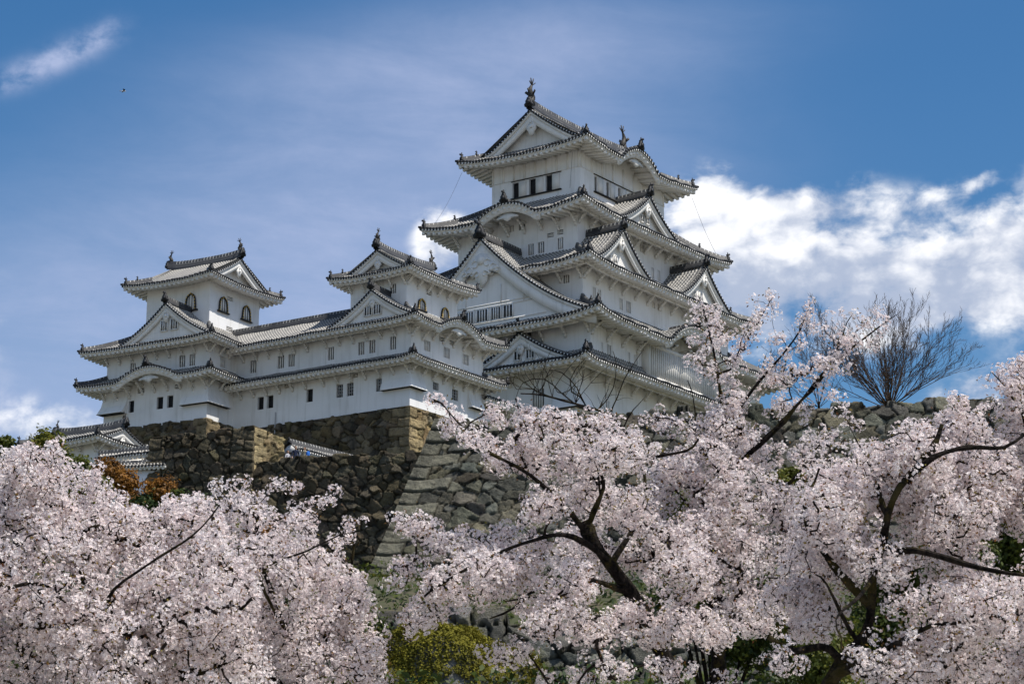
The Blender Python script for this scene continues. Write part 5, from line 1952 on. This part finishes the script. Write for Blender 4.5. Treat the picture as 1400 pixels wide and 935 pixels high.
for _ in range(34):
    k = rngt.integers(2, len(bare_pts))
    x, y = bare_pts[k]
    d = 19.72 - .02 * k
    ln, an = rngt.uniform(28, 78), rngt.uniform(-2.75, -.75)      # up and outwards in the twig's own plane
    cv = rngt.choice([-1, 1]) * rngt.uniform(.1, .5)
    p1 = (x + ln * .5 * cos(an), y + ln * .5 * sin(an), d + rngt.uniform(-.15, .15))
    p2 = (p1[0] + ln * .5 * cos(an + cv), p1[1] + ln * .5 * sin(an + cv), p1[2] + rngt.uniform(-.15, .15))
    FINE.append(([(x, y, d), p1, p2], .0040, .0012))
    if rngt.random() < .8:
        an2 = an + rngt.choice([-1, 1]) * rngt.uniform(.4, .8)
        l2 = ln * rngt.uniform(.35, .6)
        FINE.append(([p1, (p1[0] + l2 * .5 * cos(an2), p1[1] + l2 * .5 * sin(an2), p1[2]), (p1[0] + l2 * cos(an2 + .25), p1[1] + l2 * sin(an2 + .25), p1[2] + .05)], .0028, .0010))
r, n = cherry('central cherry tree with thick dark mossy trunk, arms of blossom crossing the grey stone wall', (1.7, 20.2, -.05),
              [([(960, 1230, 20.2), (935, 1000, 20.1), (920, 930, 20.0), (898, 862, 19.8), (868, 815, 19.6), (836, 772, 19.5), (812, 742, 19.4), (801, 716, 19.4)], .15, .052),
               ([(803, 722, 19.4), (812, 700, 19.35), (822, 680, 19.3), (826, 660, 19.3), (812, 630, 19.2), (798, 606, 19.1)], .028, .007),
               ([(822, 680, 19.3), (818, 640, 19.1), (806, 600, 19.0)], .012, .005),
               ([(845, 780, 19.5), (800, 738, 19.2), (760, 728, 19.0), (715, 740, 18.8), (670, 762, 18.7), (620, 790, 18.6), (580, 815, 18.6)], .030, .008),
               ([(868, 815, 19.6), (800, 792, 19.2), (740, 800, 19.0), (700, 830, 18.9), (670, 845, 18.9)], .028, .007),
               ([(812, 742, 19.4), (770, 690, 19.2), (720, 650, 19.0), (670, 625, 18.9), (640, 590, 18.9), (605, 552, 18.9)], .028, .005),
               ([(898, 862, 19.8), (850, 840, 19.3), (800, 845, 19.1), (740, 815, 18.9), (690, 822, 18.8)], .025, .006),
               ([(836, 772, 19.5), (880, 700, 19.8), (885, 660, 19.9), (878, 628, 19.9), (860, 600, 19.8), (832, 570, 19.7), (800, 556, 19.6), (768, 547, 19.5), (740, 540, 19.5), (712, 538, 19.4)], .026, .006),
               ([(878, 630, 19.9), (905, 622, 19.8), (940, 614, 19.8), (955, 600, 19.7)], .022, .008),
               ([(836, 573, 19.7), (848, 545, 19.6), (856, 520, 19.5), (870, 495, 19.5), (880, 478, 19.5)], .007, .002),
               ([(820, 562, 19.7), (838, 530, 19.6), (842, 500, 19.5), (838, 480, 19.5)], .006, .002),
               ([(800, 556, 19.6), (790, 530, 19.5), (770, 510, 19.4), (750, 505, 19.4)], .007, .0025),
               ([(780, 550, 19.6), (745, 520, 19.5), (715, 525, 19.4), (705, 545, 19.4)], .006, .0025),
               ([(790, 552, 19.6), (782, 520, 19.5), (800, 490, 19.4)], .006, .0022),
               ([(850, 590, 19.8), (866, 560, 19.7), (880, 545, 19.6)], .007, .0025)] + FINE,
              [(*b[:4], 19.1 + .4 * sin(i * 2.3) + (1.3 if 765 < b[0] < 905 and 675 < b[1] < 830 and b[0] != 868 else 0), *(b[4:] if len(b) > 4 else ())) for i, b in enumerate(Bl)], seed=9, rdep=.9,
              bare=((690, 905, 549),))
npom += n
# slender upright tree right of centre
Bl = [(985, 590, 40, 34), (1030, 610, 50, 34), (960, 640, 60, 40), (1010, 680, 70, 44), (1085, 700, 56, 40), (930, 690, 60, 50), (970, 760, 80, 50), (1060, 770, 80, 56), (985, 835, 50, 32, .8), (1045, 838, 60, 34, .9), (1095, 612, 30, 16, .7), (1130, 590, 34, 14, .5), (1120, 640, 40, 18, .7), (1160, 612, 30, 12, .5), (1185, 580, 18, 9, .45),
      (925, 585, 34, 20, .8), (900, 570, 26, 12, .7), (1060, 522, 22, 14, .6), (1100, 512, 26, 14, .6), (1135, 497, 22, 12, .6), (1010, 550, 32, 22, .8), (1085, 560, 36, 18, .8), (940, 730, 60, 40), (920, 640, 40, 20, .8),
      (965, 428, 18, 14, .7), (985, 458, 18, 16, .6), (960, 500, 20, 18, .6), (985, 524, 24, 20, .7), (958, 468, 16, 8, .7), (1030, 440, 14, 10, .6), (1108, 418, 14, 9, 1.2), (1085, 472, 18, 16, .6), (1180, 435, 18, 9, .6), (1226, 429, 7, 4, 1.3),
      (1064, 468, 12, 10, .6), (1012, 472, 14, 9, .6), (1150, 474, 16, 10, .6), (1059, 403, 5, 4, 1.2), (1030, 412, 6, 5, .8), (1120, 452, 12, 8, .6), (985, 935, 30, 20, .6), (965, 402, 8, 8, .8), (1003, 502, 16, 16, .6)]
r, n = cherry('slender cherry tree with long upright blossoming stems reaching into the sky beside the keep', (2.4, 21.5, -.05),
              [([(1000, 1200, 21.5), (985, 980, 21.4), (975, 850, 21.3), (978, 740, 21.2), (985, 665, 21.1)], .12, .05),
               ([(985, 668, 21.1), (990, 620, 21.0), (990, 575, 20.9), (982, 530, 20.8), (974, 480, 20.8), (962, 430, 20.7), (955, 405, 20.7)], .032, .005),
               ([(988, 664, 21.1), (1025, 618, 20.9), (1072, 575, 20.8), (1098, 545, 20.7), (1130, 500, 20.6), (1180, 462, 20.6), (1226, 430, 20.6)], .034, .004),
               ([(1000, 570, 20.9), (1030, 530, 20.8), (1065, 490, 20.7), (1090, 455, 20.6), (1108, 415, 20.6)], .018, .005),
               ([(990, 520, 20.9), (1015, 478, 20.8), (1038, 440, 20.7), (1058, 404, 20.7)], .013, .003),
               ([(1098, 545, 20.7), (1128, 510, 20.6), (1150, 470, 20.6), (1165, 430, 20.6)], .016, .004),
               ([(978, 740, 21.2), (955, 640, 21.0), (953, 600, 20.9), (950, 560, 20.8), (940, 520, 20.8)], .020, .004),
               ([(980, 720, 21.2), (940, 690, 21.0), (900, 640, 20.9)], .025, .006),
               ([(978, 760, 21.2), (1040, 700, 21.0), (1090, 650, 20.9), (1130, 600, 20.9)], .03, .006)],
              [(*b[:4], 20.8 + .4 * sin(i * 1.9), *(b[4:] if len(b) > 4 else ())) for i, b in enumerate(Bl)], seed=13, rdep=.9,
              sprays=((1, 34, .06, .3, 1.0), (2, 46, .06, .4, .97), (3, 28, .055, .35, 1.0), (4, 18, .05, .35, 1.0), (5, 20, .055, .3, 1.0)))
npom += n
# stout curving tree at the right
Bl = [(1195, 655, 66, 42), (1140, 665, 46, 30), (1250, 602, 44, 26, .9), (1300, 590, 50, 32), (1205, 612, 26, 14, .6), (1330, 640, 70, 50), (1150, 710, 70, 50), (1290, 690, 90, 56), (1120, 770, 60, 50), (1200, 760, 60, 40, .9), (1300, 760, 60, 30, .8), (1280, 845, 80, 50, .8), (1320, 790, 60, 22, .9), (1235, 700, 40, 24, .9), (1290, 632, 40, 14, .9),
      (1115, 845, 50, 34, .8), (1225, 905, 70, 40, .9), (1310, 910, 100, 50), (1075, 900, 30, 18, .5), (1360, 700, 50, 40), (1260, 640, 60, 40), (1345, 580, 20, 24, .8), (1315, 548, 14, 12, .9), (1148, 540, 12, 10, .8), (1090, 830, 50, 40), (1370, 830, 70, 46), (1310, 575, 30, 20, .8)]
r, n = cherry('stout cherry tree at the right with a bare curving dark limb and heavy white-pink blossom', (3.2, 18.0, -.05),
              [([(1150, 1260, 18.0), (1120, 1000, 17.9), (1130, 925, 17.9), (1165, 870, 17.8), (1187, 828, 17.7), (1196, 790, 17.6), (1212, 750, 17.5), (1217, 708, 17.4), (1230, 668, 17.3), (1258, 634, 17.3), (1278, 606, 17.3), (1288, 580, 17.3)], .15, .018),
               ([(1240, 655, 17.3), (1275, 624, 17.2), (1320, 610, 17.2), (1370, 610, 17.2), (1400, 590, 17.2), (1440, 570, 17.2)], .025, .009),
               ([(1212, 755, 17.5), (1250, 752, 17.3), (1290, 762, 17.2), (1340, 775, 17.1), (1400, 785, 17.1), (1460, 800, 17.1)], .030, .013),
               ([(1150, 900, 17.8), (1120, 888, 17.7), (1085, 893, 17.6), (1050, 870, 17.5)], .040, .014),
               ([(1165, 870, 17.8), (1145, 830, 17.4), (1130, 800, 17.2), (1115, 785, 17.1)], .022, .007),
               ([(1187, 828, 17.7), (1130, 760, 17.6), (1100, 700, 17.6), (1120, 640, 17.6)], .04, .008),
               ([(1217, 708, 17.4), (1190, 640, 17.6), (1170, 600, 17.6)], .03, .007),
               ([(1196, 790, 17.6), (1175, 815, 17.0), (1140, 850, 16.6), (1150, 890, 16.4)], .02, .007),
               ([(1130, 925, 17.9), (1200, 900, 17.5), (1270, 860, 17.3), (1330, 850, 17.2)], .05, .012)],
              [(*b[:4], 17.9 + .5 * sin(i * 2.7), *(b[4:] if len(b) > 4 else ())) for i, b in enumerate(Bl)], seed=17, gap=.04)
npom += n
# tree beyond the right edge, its spray entering the frame
Bl = [(1390, 520, 14, 24, .9), (1365, 515, 12, 8, .8), (1392, 495, 8, 12, 1.0), (1380, 560, 26, 24), (1400, 610, 50, 40), (1350, 560, 14, 10, .7), (1440, 560, 40, 60), (1430, 690, 60, 60), (1450, 800, 60, 70), (1430, 900, 80, 60)]
r, n = cherry('cherry tree mostly outside the right edge, a spray of blossom rising at the border', (4.6, 18.8, -.05),
              [([(1500, 1250, 18.8), (1490, 1000, 18.7), (1470, 820, 18.6), (1450, 720, 18.5), (1430, 650, 18.4)], .13, .04),
               ([(1430, 650, 18.4), (1405, 600, 18.3), (1392, 550, 18.2), (1390, 488, 18.2)], .022, .004),
               ([(1395, 570, 18.2), (1375, 530, 18.1), (1355, 508, 18.1)], .010, .004)],
              [(*b[:4], 18.4 + .3 * sin(i * 2.2), *(b[4:] if len(b) > 4 else ())) for i, b in enumerate(Bl)], seed=23, sprays=((1, 40, .06, .3, 1.0), (2, 24, .05, .2, 1.0)))
npom += n
print('blossom balls', npom)


# ---- shrubs and evergreens
def shrub(label, x, y, z0, clumps, mats, leaf=.16, n=9000, cat='shrub', group=None, seed=1, stems=True, split=None):
    """clumps: (dx, dy, z, radius)"""
    rng = np.random.default_rng(seed)
    root = thing('shrub' if cat == 'shrub' else 'evergreen_tree', label, cat, (x, y, z0), 0, group)
    P, Nn, mi = [], [], []
    tot = sum(c[3] ** 2 for c in clumps)
    for ci, (dx, dy, z, r) in enumerate(clumps):
        k = int(n * r * r / tot)
        u = rng.normal(size=(k, 3))
        u /= np.linalg.norm(u, axis=1)[:, None]
        rr = r * (0.30 + .72 * rng.random(k) ** .6) * (1 + .42 * lump(u * r, 5.0 / r ** .5, ci * 3.1 + seed) + .28 * lump(u * r, 13.0, ci)) * np.where(rng.random(k) < .12, 1.18, 1.0)
        q = u * rr[:, None] * np.array([1, 1, .85]) + np.array([dx, dy, z - z0])
        P.append(q)
        Nn.append(u + rng.normal(0, .5, (k, 3)) + np.array([0, 0, .4]))
        mi.append(np.full(k, ci))
    P, Nn, mi = np.vstack(P), np.vstack(Nn), np.concatenate(mi)
    t = np.clip(.45 + .5 * lump(P, 2.2, seed) + rng.normal(0, .2, len(P)), 0, 1)
    for k, mt in enumerate(mats):
        s = np.ones(len(P), bool) if split is None else np.isin(mi, split[k])
        if s.sum():
            leaf_cloud('foliage', P[s], Nn[s], rng.uniform(.6, 1.3, s.sum()) * leaf, t[s], mt, root, .6)
    if stems:
        sb = MB()
        sb.cyl((0, 0, -.1), (0, 0, max(.5, (clumps[0][2] - z0) * .6)), .08, .04, 7)
        for dx, dy, z, r in clumps:
            sb.cyl((0, 0, (z - z0) * .35), (dx, dy, z - z0), .06, .02, 5)
        sb.build('stem', [M_BARK], root)
    return root


def at(x, y, d):
    return P3(x, y, d)


def shrub_px(label, d, items, mats, **k):
    """items: (px, py, radius px)"""
    pts = [P3(x, y, d + dd) for x, y, r, dd in items]
    bx, by = float(np.mean([p[0] for p in pts])), float(np.mean([p[1] for p in pts]))
    cl_ = [(p[0] - bx, p[1] - by, p[2], r * d / F_PX) for p, (x, y, r, dd) in zip(pts, items)]
    return shrub(label, bx, by, gz(bx, by), cl_, mats, **k)


shrub_px('round yellow-green evergreen tree below the left gate turret', 112, [(62, 606, 22, 0), (40, 640, 26, 1), (80, 640, 30, .5), (108, 640, 20, 0), (100, 660, 34, .5), (20, 660, 26, 1)], [M_YELLOWG], leaf=.20, n=16000, cat='tree', seed=2)
shrub_px('orange-leaved shrub in front of the white wall at the left', 104, [(150, 645, 20, 0), (166, 660, 22, 0), (178, 682, 16, 0), (140, 665, 18, -.6), (120, 680, 22, -.8)], [M_ORANGE, M_YELLOWG], split=([0, 1, 2], [3, 4]), leaf=.17, n=14000, seed=3)
shrub_px('dark green shrub with reddish tips against the foot of the stone block', 100, [(218, 672, 22, 0), (205, 690, 24, 0), (240, 685, 18, 0), (270, 700, 24, .5)], [M_ORANGE, M_EVER], split=([0], [1, 2, 3]), leaf=.16, n=10000, seed=4)
shrub_px('tiny tuft of green leaves at the extreme left edge', 108, [(8, 606, 12, 0), (-10, 620, 22, 0), (2, 640, 20, 0)], [M_YELLOWG], leaf=.18, n=5000, seed=5)
shrub_px('yellow-green shrub peeping between blossom below the right end of the wall', 92, [(1085, 648, 14, 0), (1072, 660, 18, 0), (1100, 662, 16, 0), (1085, 690, 26, 0)], [M_YELLOWG], leaf=.15, n=7000, seed=6)
shrub_px('dark evergreen tree at the right edge behind the blossom', 60, [(1385, 690, 34, 0), (1360, 720, 34, .5), (1420, 680, 40, .5), (1400, 740, 50, 0), (1340, 760, 36, 0)], [M_EVER], leaf=.14, n=16000, cat='tree', seed=7)
shrub_px('dark evergreen bush deep behind the stout right-hand cherry', 46, [(1270, 780, 50, 0), (1220, 800, 46, .5), (1320, 810, 50, .5), (1250, 860, 60, 0), (1180, 860, 50, .5), (1330, 880, 60, 0)], [M_EVER], leaf=.11, n=22000, seed=8)
shrub_px('olive green bush behind the central cherry trunk', 50, [(930, 700, 34, 0), (960, 740, 40, .5), (900, 740, 34, 0), (1000, 790, 50, .5), (1060, 800, 44, .5), (940, 820, 50, 0), (1020, 860, 60, 0)], [M_YELLOWG, M_EVER], split=([0, 1], [2, 3, 4, 5, 6]), leaf=.12, n=24000, seed=9)
shrub_px('olive green bush low between the two right-hand cherries', 44, [(1100, 850, 46, 0), (1060, 830, 36, .4), (1120, 900, 60, 0)], [M_YELLOWG], leaf=.10, n=9000, seed=10)
shrub_px('dark green undergrowth bush behind the left cherries', 60, [(60, 880, 60, 0), (130, 860, 60, .5), (220, 900, 70, 0), (330, 880, 60, .5), (420, 850, 56, 0), (490, 860, 40, 0)], [M_EVER], leaf=.13, n=22000, seed=11)
shrub_px('reddish green shrub glimpsed through the blossom left of centre', 70, [(310, 720, 26, 0), (350, 735, 24, 0), (400, 760, 34, .5), (340, 760, 34, 0)], [M_ORANGE, M_YELLOWG], split=([1], [0, 2, 3]), leaf=.13, n=9000, seed=12)

# grass tuft strip at the foot of the great wall
rng = np.random.default_rng(5)
k = 5000
gxx = rng.uniform(-14, -4, k)
gyy = rng.uniform(114, 119, k)
gp = np.stack([gxx, gyy, ground_z(gxx, gyy) + .08], 1)
go_ = leaf_cloud('grass', gp, rng.normal(0, .4, (k, 3)) + np.array([.8, 0, .1]), rng.uniform(.15, .4, k), rng.random(k), M_YELLOWG, None, .18)
tag(go_, 'short bright grass at the foot of the raked stone corner', 'grass', kind='stuff')

k = 60000
ux, uy = rng.uniform(-26, 30, k), rng.uniform(40, 116, k)
uk = (lump(np.stack([ux, uy, 0 * ux], 1), .45, 3) > -.55) & ((uy > 82.5) | (uy < 77))
ux, uy = ux[uk], uy[uk]
up_ = np.stack([ux, uy, ground_z(ux, uy) + rng.random(len(ux)) ** 2 * .9], 1)
ug = leaf_cloud('undergrowth', up_, rng.normal(0, .6, up_.shape) + np.array([0, -.5, .6]), rng.uniform(.15, .40, len(ux)), np.clip(.35 + .4 * lump(up_, .8, 1) + rng.normal(0, .2, len(ux)), 0, 1), M_EVER, None, .5)
tag(ug, 'dark green weeds and ivy covering the slope between the walls', 'undergrowth', kind='stuff')

# moss mound over the rocks at the bottom
rng = np.random.default_rng(8)
mo = MB()
pc = P3(600, 900, 72)
uu, vv = np.meshgrid(np.linspace(0, 2 * pi, 60), np.linspace(0, pi / 2, 24))
S_ = np.stack([np.cos(uu) * np.sin(vv + .05), np.sin(uu) * np.sin(vv + .05), np.cos(vv)], -1)
flat = S_.reshape(-1, 3)
rr = 1 + .16 * lump(flat, 4.0, 2) + .08 * lump(flat, 11.0, 5)
Pm = flat * rr[:, None] * np.array([2.9, 1.6, 2.1])
gb = gz(pc[0], pc[1])
mo.grid(Pm.reshape(S_.shape))
mnd = mo.build('mossy_boulder', [flat_mat('boulder_rock', (.13, .13, .12), .95, .45, 1.5, .1, .6)], smooth=True)
top = P3(600, 866, 72)[2]
mnd.location = (pc[0] + .1, pc[1], top - 2.1)
tag(mnd, 'big rounded boulder under yellow-green moss at the bottom centre', 'boulder')
k = 75000
i = rng.integers(0, len(Pm), k)
mp = Pm[i] + rng.normal(0, .07, (k, 3))
nn = Pm[i] / np.linalg.norm(Pm[i], axis=1)[:, None]
kp = (lump(mp, 3.0, 4) + .6 * lump(mp * np.array([1, 1, 2.2]), 6.0, 9) > -.8) & (mp[:, 2] > .05)
mp, nn = mp[kp] * 1.01 + nn[kp] * .05, nn[kp]
ml = leaf_cloud('moss', mp + np.array(mnd.location), nn + rng.normal(0, .5, mp.shape), rng.uniform(.04, .10, len(mp)), np.clip(.5 + .4 * lump(mp, 4, 1) + rng.normal(0, .2, len(mp)), 0, 1), M_MOSS, None, .8)
tag(ml, 'yellow-green moss cushions covering the boulder', 'moss', kind='stuff')


# ---- leafless trees on the wall top
def bare_tree(label, base, h, spread, n0, seed, r0=.16, group='leafless trees behind the stone wall'):
    rng = np.random.default_rng(seed)
    root = thing('bare_tree', label, 'bare tree', tuple(base), 0, group)
    segs, rs = [], []

    def grow(p, d, L, r, lev):
        n = 9 if lev < 2 else 6
        q = p.copy()
        for i in range(n):
            nd = d + rng.normal(0, .085, 3) + np.array([0, 0, .075 - .012 * i])
            nd /= np.linalg.norm(nd)
            q2 = q + nd * L / n
            f0, f1 = 1 - .8 * i / n, 1 - .8 * (i + 1) / n
            segs.append((q, q2))
            rs.append((r * f0, r * f1))
            if lev < 4 and i >= 1 and rng.random() < (.80, .80, .75, .45)[lev - 1]:
                s = rng.normal(size=3)
                s -= nd * (s @ nd)
                s /= np.linalg.norm(s)
                b = nd + s * rng.uniform(.30, .75)
                b[2] = max(b[2], .05)
                grow(q2, b / np.linalg.norm(b), L * rng.uniform(.32, .58) * (1 - .04 * i), r * f1 * .62, lev + 1)
            q, d = q2, nd

    for i in range(n0):
        a = 2 * pi * i / n0 + rng.normal(0, .25)
        t = (rng.random() ** .8) * spread
        d = np.array([cos(a) * t, sin(a) * t, 1.0])
        d /= np.linalg.norm(d)
        grow(np.array([0, 0, .35]) + d * .15, d, h * rng.uniform(.75, 1.0) / (1 + .04 * t), r0 * rng.uniform(.22, .42), 1)
    p = np.array([s[0] for s in segs])
    q = np.array([s[1] for s in segs])
    r_ = np.maximum(np.array(rs) * .8, .007)
    tr = MB()
    tr.tube([(0, 0, -.6), (.03, 0, 0), (0, .03, .4), (0, 0, .75)], [r0 * 1.5, r0 * 1.15, r0, r0 * .7], 9)
    tr.build('trunk', [M_BARK], root, smooth=True)
    v, Q = tube_segments(p, q, r_[:, 0], r_[:, 1], 4)
    np_mesh('branches', v, Q, [M_GREYTWIG], root)
    return root


bare_tree('leafless tree with a wide fan of thin dark branches against the sky', P3(1216, 566, 126), 5.5, 2.2, 40, 3, .13)
bare_tree('leafless tree with faint thin branches between the keep and the fan-shaped bare tree', P3(1120, 566, 129), 5.0, 1.3, 12, 5, .08)

# ------------------------------------------------------------------ people, bird
def person(label, loc, face, jacket, legs, skin, hair, seed=1, h=1.66, arm=0.25):
    """one continuous figure grown over a joint skeleton"""
    me = bpy.data.meshes.new('person')
    s = h / 1.70
    J = {'pel': (0, 0, .92, .135), 'wst': (0, .01, 1.06, .125), 'chs': (0, .0, 1.28, .15), 'nck': (0, .01, 1.46, .058), 'jaw': (0, .03, 1.55, .075), 'hd': (0, .02, 1.62, .088), 'crn': (0, .0, 1.69, .06),
         'shL': (-.17, 0, 1.39, .062), 'elL': (-.25, -.02, 1.12, .047), 'wrL': (-.22, arm * .7, .95, .034), 'haL': (-.21, arm * .7 + .07, .90, .036),
         'shR': (.17, 0, 1.39, .062), 'elR': (.25, .0, 1.12, .047), 'wrR': (.24, .10, .90, .034), 'haR': (.235, .14, .83, .036),
         'hpL': (-.09, 0, .86, .098), 'knL': (-.10, .03, .48, .066), 'anL': (-.10, -.02, .09, .045), 'toL': (-.11, .13, .035, .035),
         'hpR': (.09, 0, .86, .098), 'knR': (.10, .05, .48, .066), 'anR': (.11, .02, .09, .045), 'toR': (.12, .17, .035, .035)}
    E_ = [('pel', 'wst'), ('wst', 'chs'), ('chs', 'nck'), ('nck', 'jaw'), ('jaw', 'hd'), ('hd', 'crn'), ('chs', 'shL'), ('shL', 'elL'), ('elL', 'wrL'), ('wrL', 'haL'), ('chs', 'shR'), ('shR', 'elR'), ('elR', 'wrR'), ('wrR', 'haR'),
          ('pel', 'hpL'), ('hpL', 'knL'), ('knL', 'anL'), ('anL', 'toL'), ('pel', 'hpR'), ('hpR', 'knR'), ('knR', 'anR'), ('anR', 'toR')]
    ks = list(J)
    me.from_pydata([tuple(c * s for c in J[k][:3]) for k in ks], [(ks.index(a), ks.index(b)) for a, b in E_], [])
    o = bpy.data.objects.new('person', me)
    COL.objects.link(o)
    md = o.modifiers.new('skin', 'SKIN')
    for i, k in enumerate(ks):
        me.skin_vertices[0].data[i].radius = (J[k][3] * s, J[k][3] * s * (.78 if k in ('wst', 'chs', 'pel') else 1))
    me.skin_vertices[0].data[0].use_root = True
    o.modifiers.new('sub', 'SUBSURF').levels = 2
    o.modifiers['sub'].render_levels = 2
    dg = bpy.context.evaluated_depsgraph_get()
    m2 = bpy.data.meshes.new_from_object(o.evaluated_get(dg))
    bpy.data.objects.remove(o)
    for mt in (jacket, legs, skin):
        m2.materials.append(mt)
    for p in m2.polygons:
        c = p.center / s
        hand = abs(c.x) > .17 and c.z < .97 and c.y > .04
        p.material_index = 2 if (c.z > 1.47 or hand) else (1 if c.z < .93 else 0)
        p.use_smooth = True
    ob = bpy.data.objects.new('person', m2)
    COL.objects.link(ob)
    ob.location = loc
    ob.rotation_euler = (0, 0, face)
    hb = MB()
    u, v = np.meshgrid(np.linspace(0, 2 * pi, 14), np.linspace(0, 1.75, 8))
    S = np.stack([np.sin(v) * np.cos(u) * .092, np.sin(v) * np.sin(u) * .105 - .012 - .03 * (v > 1.2), np.cos(v) * .10 + 1.625], -1) * s
    keep = ~((S[:-1, :-1, 1] > .045 * s) & (S[:-1, :-1, 2] < 1.665 * s))
    hb.grid(S, keep=keep, flip=True)
    hb.build('hair', [hair], ob, smooth=True)
    fb = MB()
    for sg in (-1, 1):
        fb.obox((sg * .032 * s, .098 * s, 1.625 * s), (.012 * s, 0, 0), (0, .006 * s, 0), (0, 0, .007 * s))
    fb.obox((0, .108 * s, 1.595 * s), (.011 * s, 0, 0), (0, .014 * s, 0), (0, 0, .02 * s), 1)
    fb.obox((0, .098 * s, 1.555 * s), (.024 * s, 0, 0), (0, .005 * s, 0), (0, 0, .006 * s))
    fb.build('face', [hair, skin], ob)
    return tag(ob, label, 'person', 'visitors on the terrace')


skin = flat_mat('skin', (.42, .25, .17), .6, .05)
hair = flat_mat('dark_hair', (.015, .012, .01), .6, .2)
navy = flat_mat('navy_cloth', (.012, .018, .045), .9, .2)
beige = flat_mat('beige_cloth', (.36, .32, .24), .9, .15)
grey = flat_mat('grey_cloth', (.10, .10, .11), .9, .2)
blue = flat_mat('blue_cloth', (.03, .16, .55), .8, .1)
pale = flat_mat('pale_cloth', (.50, .50, .55), .9, .1)
ZT = 31.42
pA, pB, pC_ = P3(404, 618, 150.2), P3(416.5, 621, 150.0), P3(393.5, 619, 150.6)
person('person in a dark navy jacket standing at the terrace edge', (pA[0], pA[1], ZT), radians(200), navy, grey, skin, hair, h=1.72)
person('person in a beige top at the terrace edge with a blue bag', (pB[0], pB[1], ZT), radians(150), beige, grey, skin, hair, h=1.60)
person('person in pale clothes beside the sunlit stone corner, mostly hidden', (pC_[0], pC_[1], ZT), radians(230), pale, pale, skin, hair, h=1.50)
bg_ = MB()
u, v = np.meshgrid(np.linspace(0, 2 * pi, 12), np.linspace(0, pi, 8))
bg_.grid(np.stack([np.sign(np.cos(u)) * np.abs(np.cos(u)) ** .6 * np.sin(v) ** .5 * .13, np.sin(u) * np.sin(v) ** .5 * .08, np.cos(v) * .20], -1))
bg_.tube([(-.06, .08, .18), (-.05, .16, .25), (.05, .16, .25), (.06, .08, .18)], .012, 5)
bo = bg_.build('shoulder_bag', [blue], smooth=True)
bo.location = (pB[0] + .24, pB[1] - .12, ZT + 1.10)
tag(bo, 'small bright blue bag on the beige-dressed visitor', 'bag')

# bird high in the left sky
bd = thing('bird', 'small dark bird with pale back gliding alone in the upper left sky', 'bird', tuple(P3(169, 125, 110)), radians(15))
bm_ = MB()
t = np.linspace(-1, 1, 12)
bm_.tube(np.stack([t * .12, 0 * t, .01 * t], 1), np.maximum(.004, .028 * (1 - t ** 2) ** .6), 8)
bm_.cyl((.11, 0, .01), (.15, 0, .006), .010, .001, 6)
bm_.prism([(-.10, -.02), (-.20, -.05), (-.20, .05), (-.10, .02)], (0, 0, -.005), (1, 0, 0), (0, 1, 0), (0, 0, 1), .008)
bm_.build('body', [flat_mat('bird_pale', (.55, .52, .48), .8, .2)], bd, smooth=True)
for sg in (-1, 1):
    w_ = MB()
    P = np.array([[(.05, 0, 0), (.07, sg * .10, .05), (.02, sg * .20, .05), (-.05, sg * .27, .03)], [(-.04, 0, 0), (-.03, sg * .10, .045), (-.06, sg * .20, .04), (-.08, sg * .27, .028)]])
    w_.grid(P)
    w_.grid(P + np.array([0, 0, -.006]), flip=True)
    w_.build('wing', [flat_mat('bird_dark', (.03, .027, .025), .8, .2)], bd)
